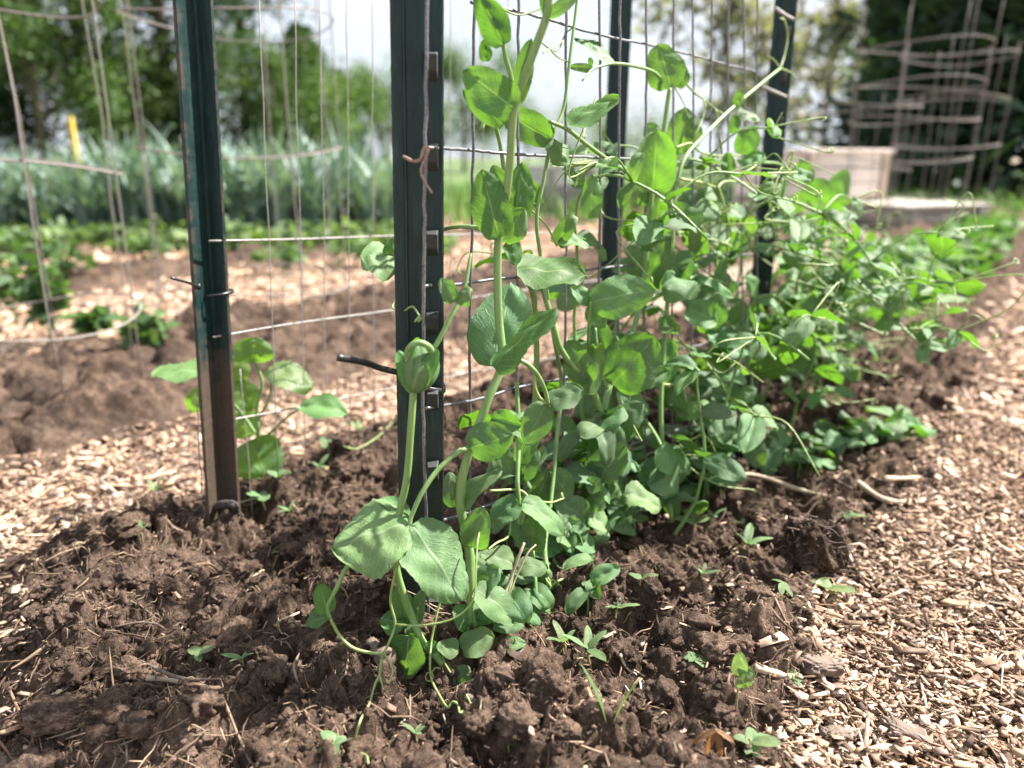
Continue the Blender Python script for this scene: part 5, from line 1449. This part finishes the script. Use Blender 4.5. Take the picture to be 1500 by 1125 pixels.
# trees
M_BARKT = mat_plain('tree_bark', (.06, .045, .035), (.16, .125, .10), 8, .9, 0, .02)
M_CROWN = mat_tint('tree_leaves', .65, .22)
def conifer(x, y, h, rad, seed, label, lo=(.016, .036, .025), hi=(.058, .100, .058), n=5200, z0=.03, size=.16):
    root = empty('conifer_tree', (x, y, PATHZ)); tag(root, label, 'tree', 'conifers behind the garden')
    link('trunk', mixmesh('trunk', [tube([Vector((0, 0, 0)), Vector((.02, 0, h * .5)), Vector((0, .02, h))], .035 * h * .4, .01, 8)]), M_BARKT, root)
    g = np.random.default_rng(seed)
    nb = int(h * 26)
    P_, T_ = [], []
    per = n // nb
    for k in range(nb):
        f = z0 + (1 - z0) * (k / nb) ** .9; zb = h * f
        L = rad * (1 - f) ** .8 * g.uniform(.55, 1.15) + .1
        a = g.random() * 6.283
        u = g.random(per) ** .7
        w_ = L * .22 * (1 - u * .6)
        p = np.stack([np.cos(a) * u * L - np.sin(a) * g.normal(0, 1, per) * w_, np.sin(a) * u * L + np.cos(a) * g.normal(0, 1, per) * w_, zb - u * L * .28 + .12 * L * u ** 3 + g.normal(0, .05, per) * L - .1 * g.random(per)], 1)
        P_.append(p); T_.append(greens(per, g, lo, hi) * (.7 + .6 * g.random()))
    p = np.concatenate(P_); t = np.concatenate(T_)
    v, f, tt = leafcloud(p, size * (.5 + g.random(len(p))), t, g, .35, .4)
    link('crown', npmesh('crown', v, f, None, tt), M_CROWN, root, smooth=False)
def broadleaf(x, y, h, rad, seed, label, lo, hi, n=3500, size=.16, dens=14, group='broadleaf trees behind the garden', zlow=.25, name='broadleaf_tree'):
    root = empty(name, (x, y, PATHZ)); tag(root, label, 'tree', group)
    g = np.random.default_rng(seed); r_ = random.Random(seed)
    br = [tube([Vector((0, 0, 0)), Vector((.05, .02, h * .4)), Vector((0, 0, h * .85))], .03 * h * .5, .02, 7)]
    P_, T_ = [], []
    for k in range(dens):
        c_ = np.array([r_.gauss(0, .5) * rad, r_.gauss(0, .5) * rad, h * r_.uniform(zlow, .98)])
        sc = rad * r_.uniform(.25, .5)
        br.append(tube(catmull([Vector((0, 0, c_[2] * .55)), Vector(c_) * .7 + Vector((0, 0, c_[2] * .2)), Vector(c_)], 4), .012 * h * .4, .006, 5))
        m = n // dens
        q = g.normal(0, .45, (m, 3)) * sc + c_
        P_.append(q); T_.append(greens(m, g, lo, hi) * r_.uniform(.65, 1.25))
    link('trunk', mixmesh('trunk', br), M_BARKT, root)
    p = np.concatenate(P_)
    v, f, tt = leafcloud(p, size * (.5 + g.random(len(p))), np.concatenate(T_), g, .8, .8)
    link('crown', npmesh('crown', v, f, None, tt), M_CROWN, root, smooth=False)
def at(px, Yd):
    return P(px, 300, Yd).x, Yd
for k, (px, Yd, h, rad, lab) in enumerate([
    (-60, 13, 9, 2.4, 'dark conifer cut by the left edge'), (150, 15, 11, 2.6, 'dark conifer behind the left wire cage'),
    (265, 13, 9, 2.1, 'dark conifer left of the mud-stained post'), (375, 16, 10, 2.4, 'dark conifer right of the mud-stained post'),
    (455, 19, 3.3, 1.5, 'shorter dark conifer at the edge of the open sky on the left'),
    (505, 26, 3.0, 1.1, 'thin distant conifer in the open sky left of the nearest post'),
    (1365, 10.5, 6.2, 1.5, 'dark conifer behind the tallest wire cage'), (1430, 8.5, 7, 2.0, 'big dark conifer filling the upper right corner'),
    (1530, 8.0, 7, 2.0, 'dark conifer cut by the right edge'), (1310, 14, 4.6, 1.3, 'slim conifer left of the big dark ones on the right')]):
    conifer(*at(px, Yd), h, rad, 40 + k, lab, n=9000, size=.26 if px > 1000 else .2)
for k, (px, Yd, h, rad, lo, hi, dens, n, lab) in enumerate([
    (75, 11, 4.0, 1.2, (.045, .085, .028), (.115, .18, .060), 22, 4200, 'bright green tree before the conifers behind the left cage'),
    (-10, 12.5, 2.2, 1.1, (.025, .06, .018), (.08, .14, .04), 18, 3200, 'mid green tree at the left edge'),
    (210, 12.5, 1.8, 1.0, (.04, .07, .025), (.10, .145, .045), 16, 3000, 'olive green bush left of the mud-stained post'),
    (410, 14, 2.1, 1.1, (.04, .08, .025), (.11, .17, .05), 16, 3000, 'green bush right of the mud-stained post'),
    (490, 15, 1.7, .9, (.06, .13, .03), (.18, .27, .08), 14, 2600, 'light green bush under the open sky'),
    (560, 22, 2.9, 1.2, (.06, .12, .04), (.15, .22, .08), 14, 2400, 'loose green tree hidden partly by the nearest post'),
    (680, 22, 3.2, 1.6, (.05, .11, .03), (.13, .21, .06), 16, 3000, 'rounded green tree just right of the nearest post'),
    (770, 28, 1.9, 2.0, (.06, .12, .04), (.14, .22, .07), 12, 2200, 'low green bush on the skyline among the pea stems'),
    (930, 26, 1.6, 1.8, (.07, .13, .05), (.16, .24, .08), 12, 2200, 'low green bush on the skyline right of the rear post')]):
    broadleaf(*at(px, Yd), h, rad, 60 + k, lab, lo, hi, int(n * 5), .06, dens)
for k, (px, Yd, h, rad, lab) in enumerate([
    (1045, 20, 4.6, 1.5, 'greyish half-bare tree left of the leaning far post'), (1120, 22, 3.8, 1.4, 'greyish half-bare tree behind the leaning far post'),
    (1195, 19, 5.0, 1.3, 'tall grey-brown half-bare tree over the pink crate'), (1265, 24, 4.4, 1.6, 'grey-brown half-bare tree left of the tallest cage')]):
    broadleaf(*at(px, Yd), h, rad, 90 + k, lab, (.15, .145, .12), (.30, .285, .235), 1100, .22, 18, 'half-bare trees over the crate', .3, 'bare_tree')
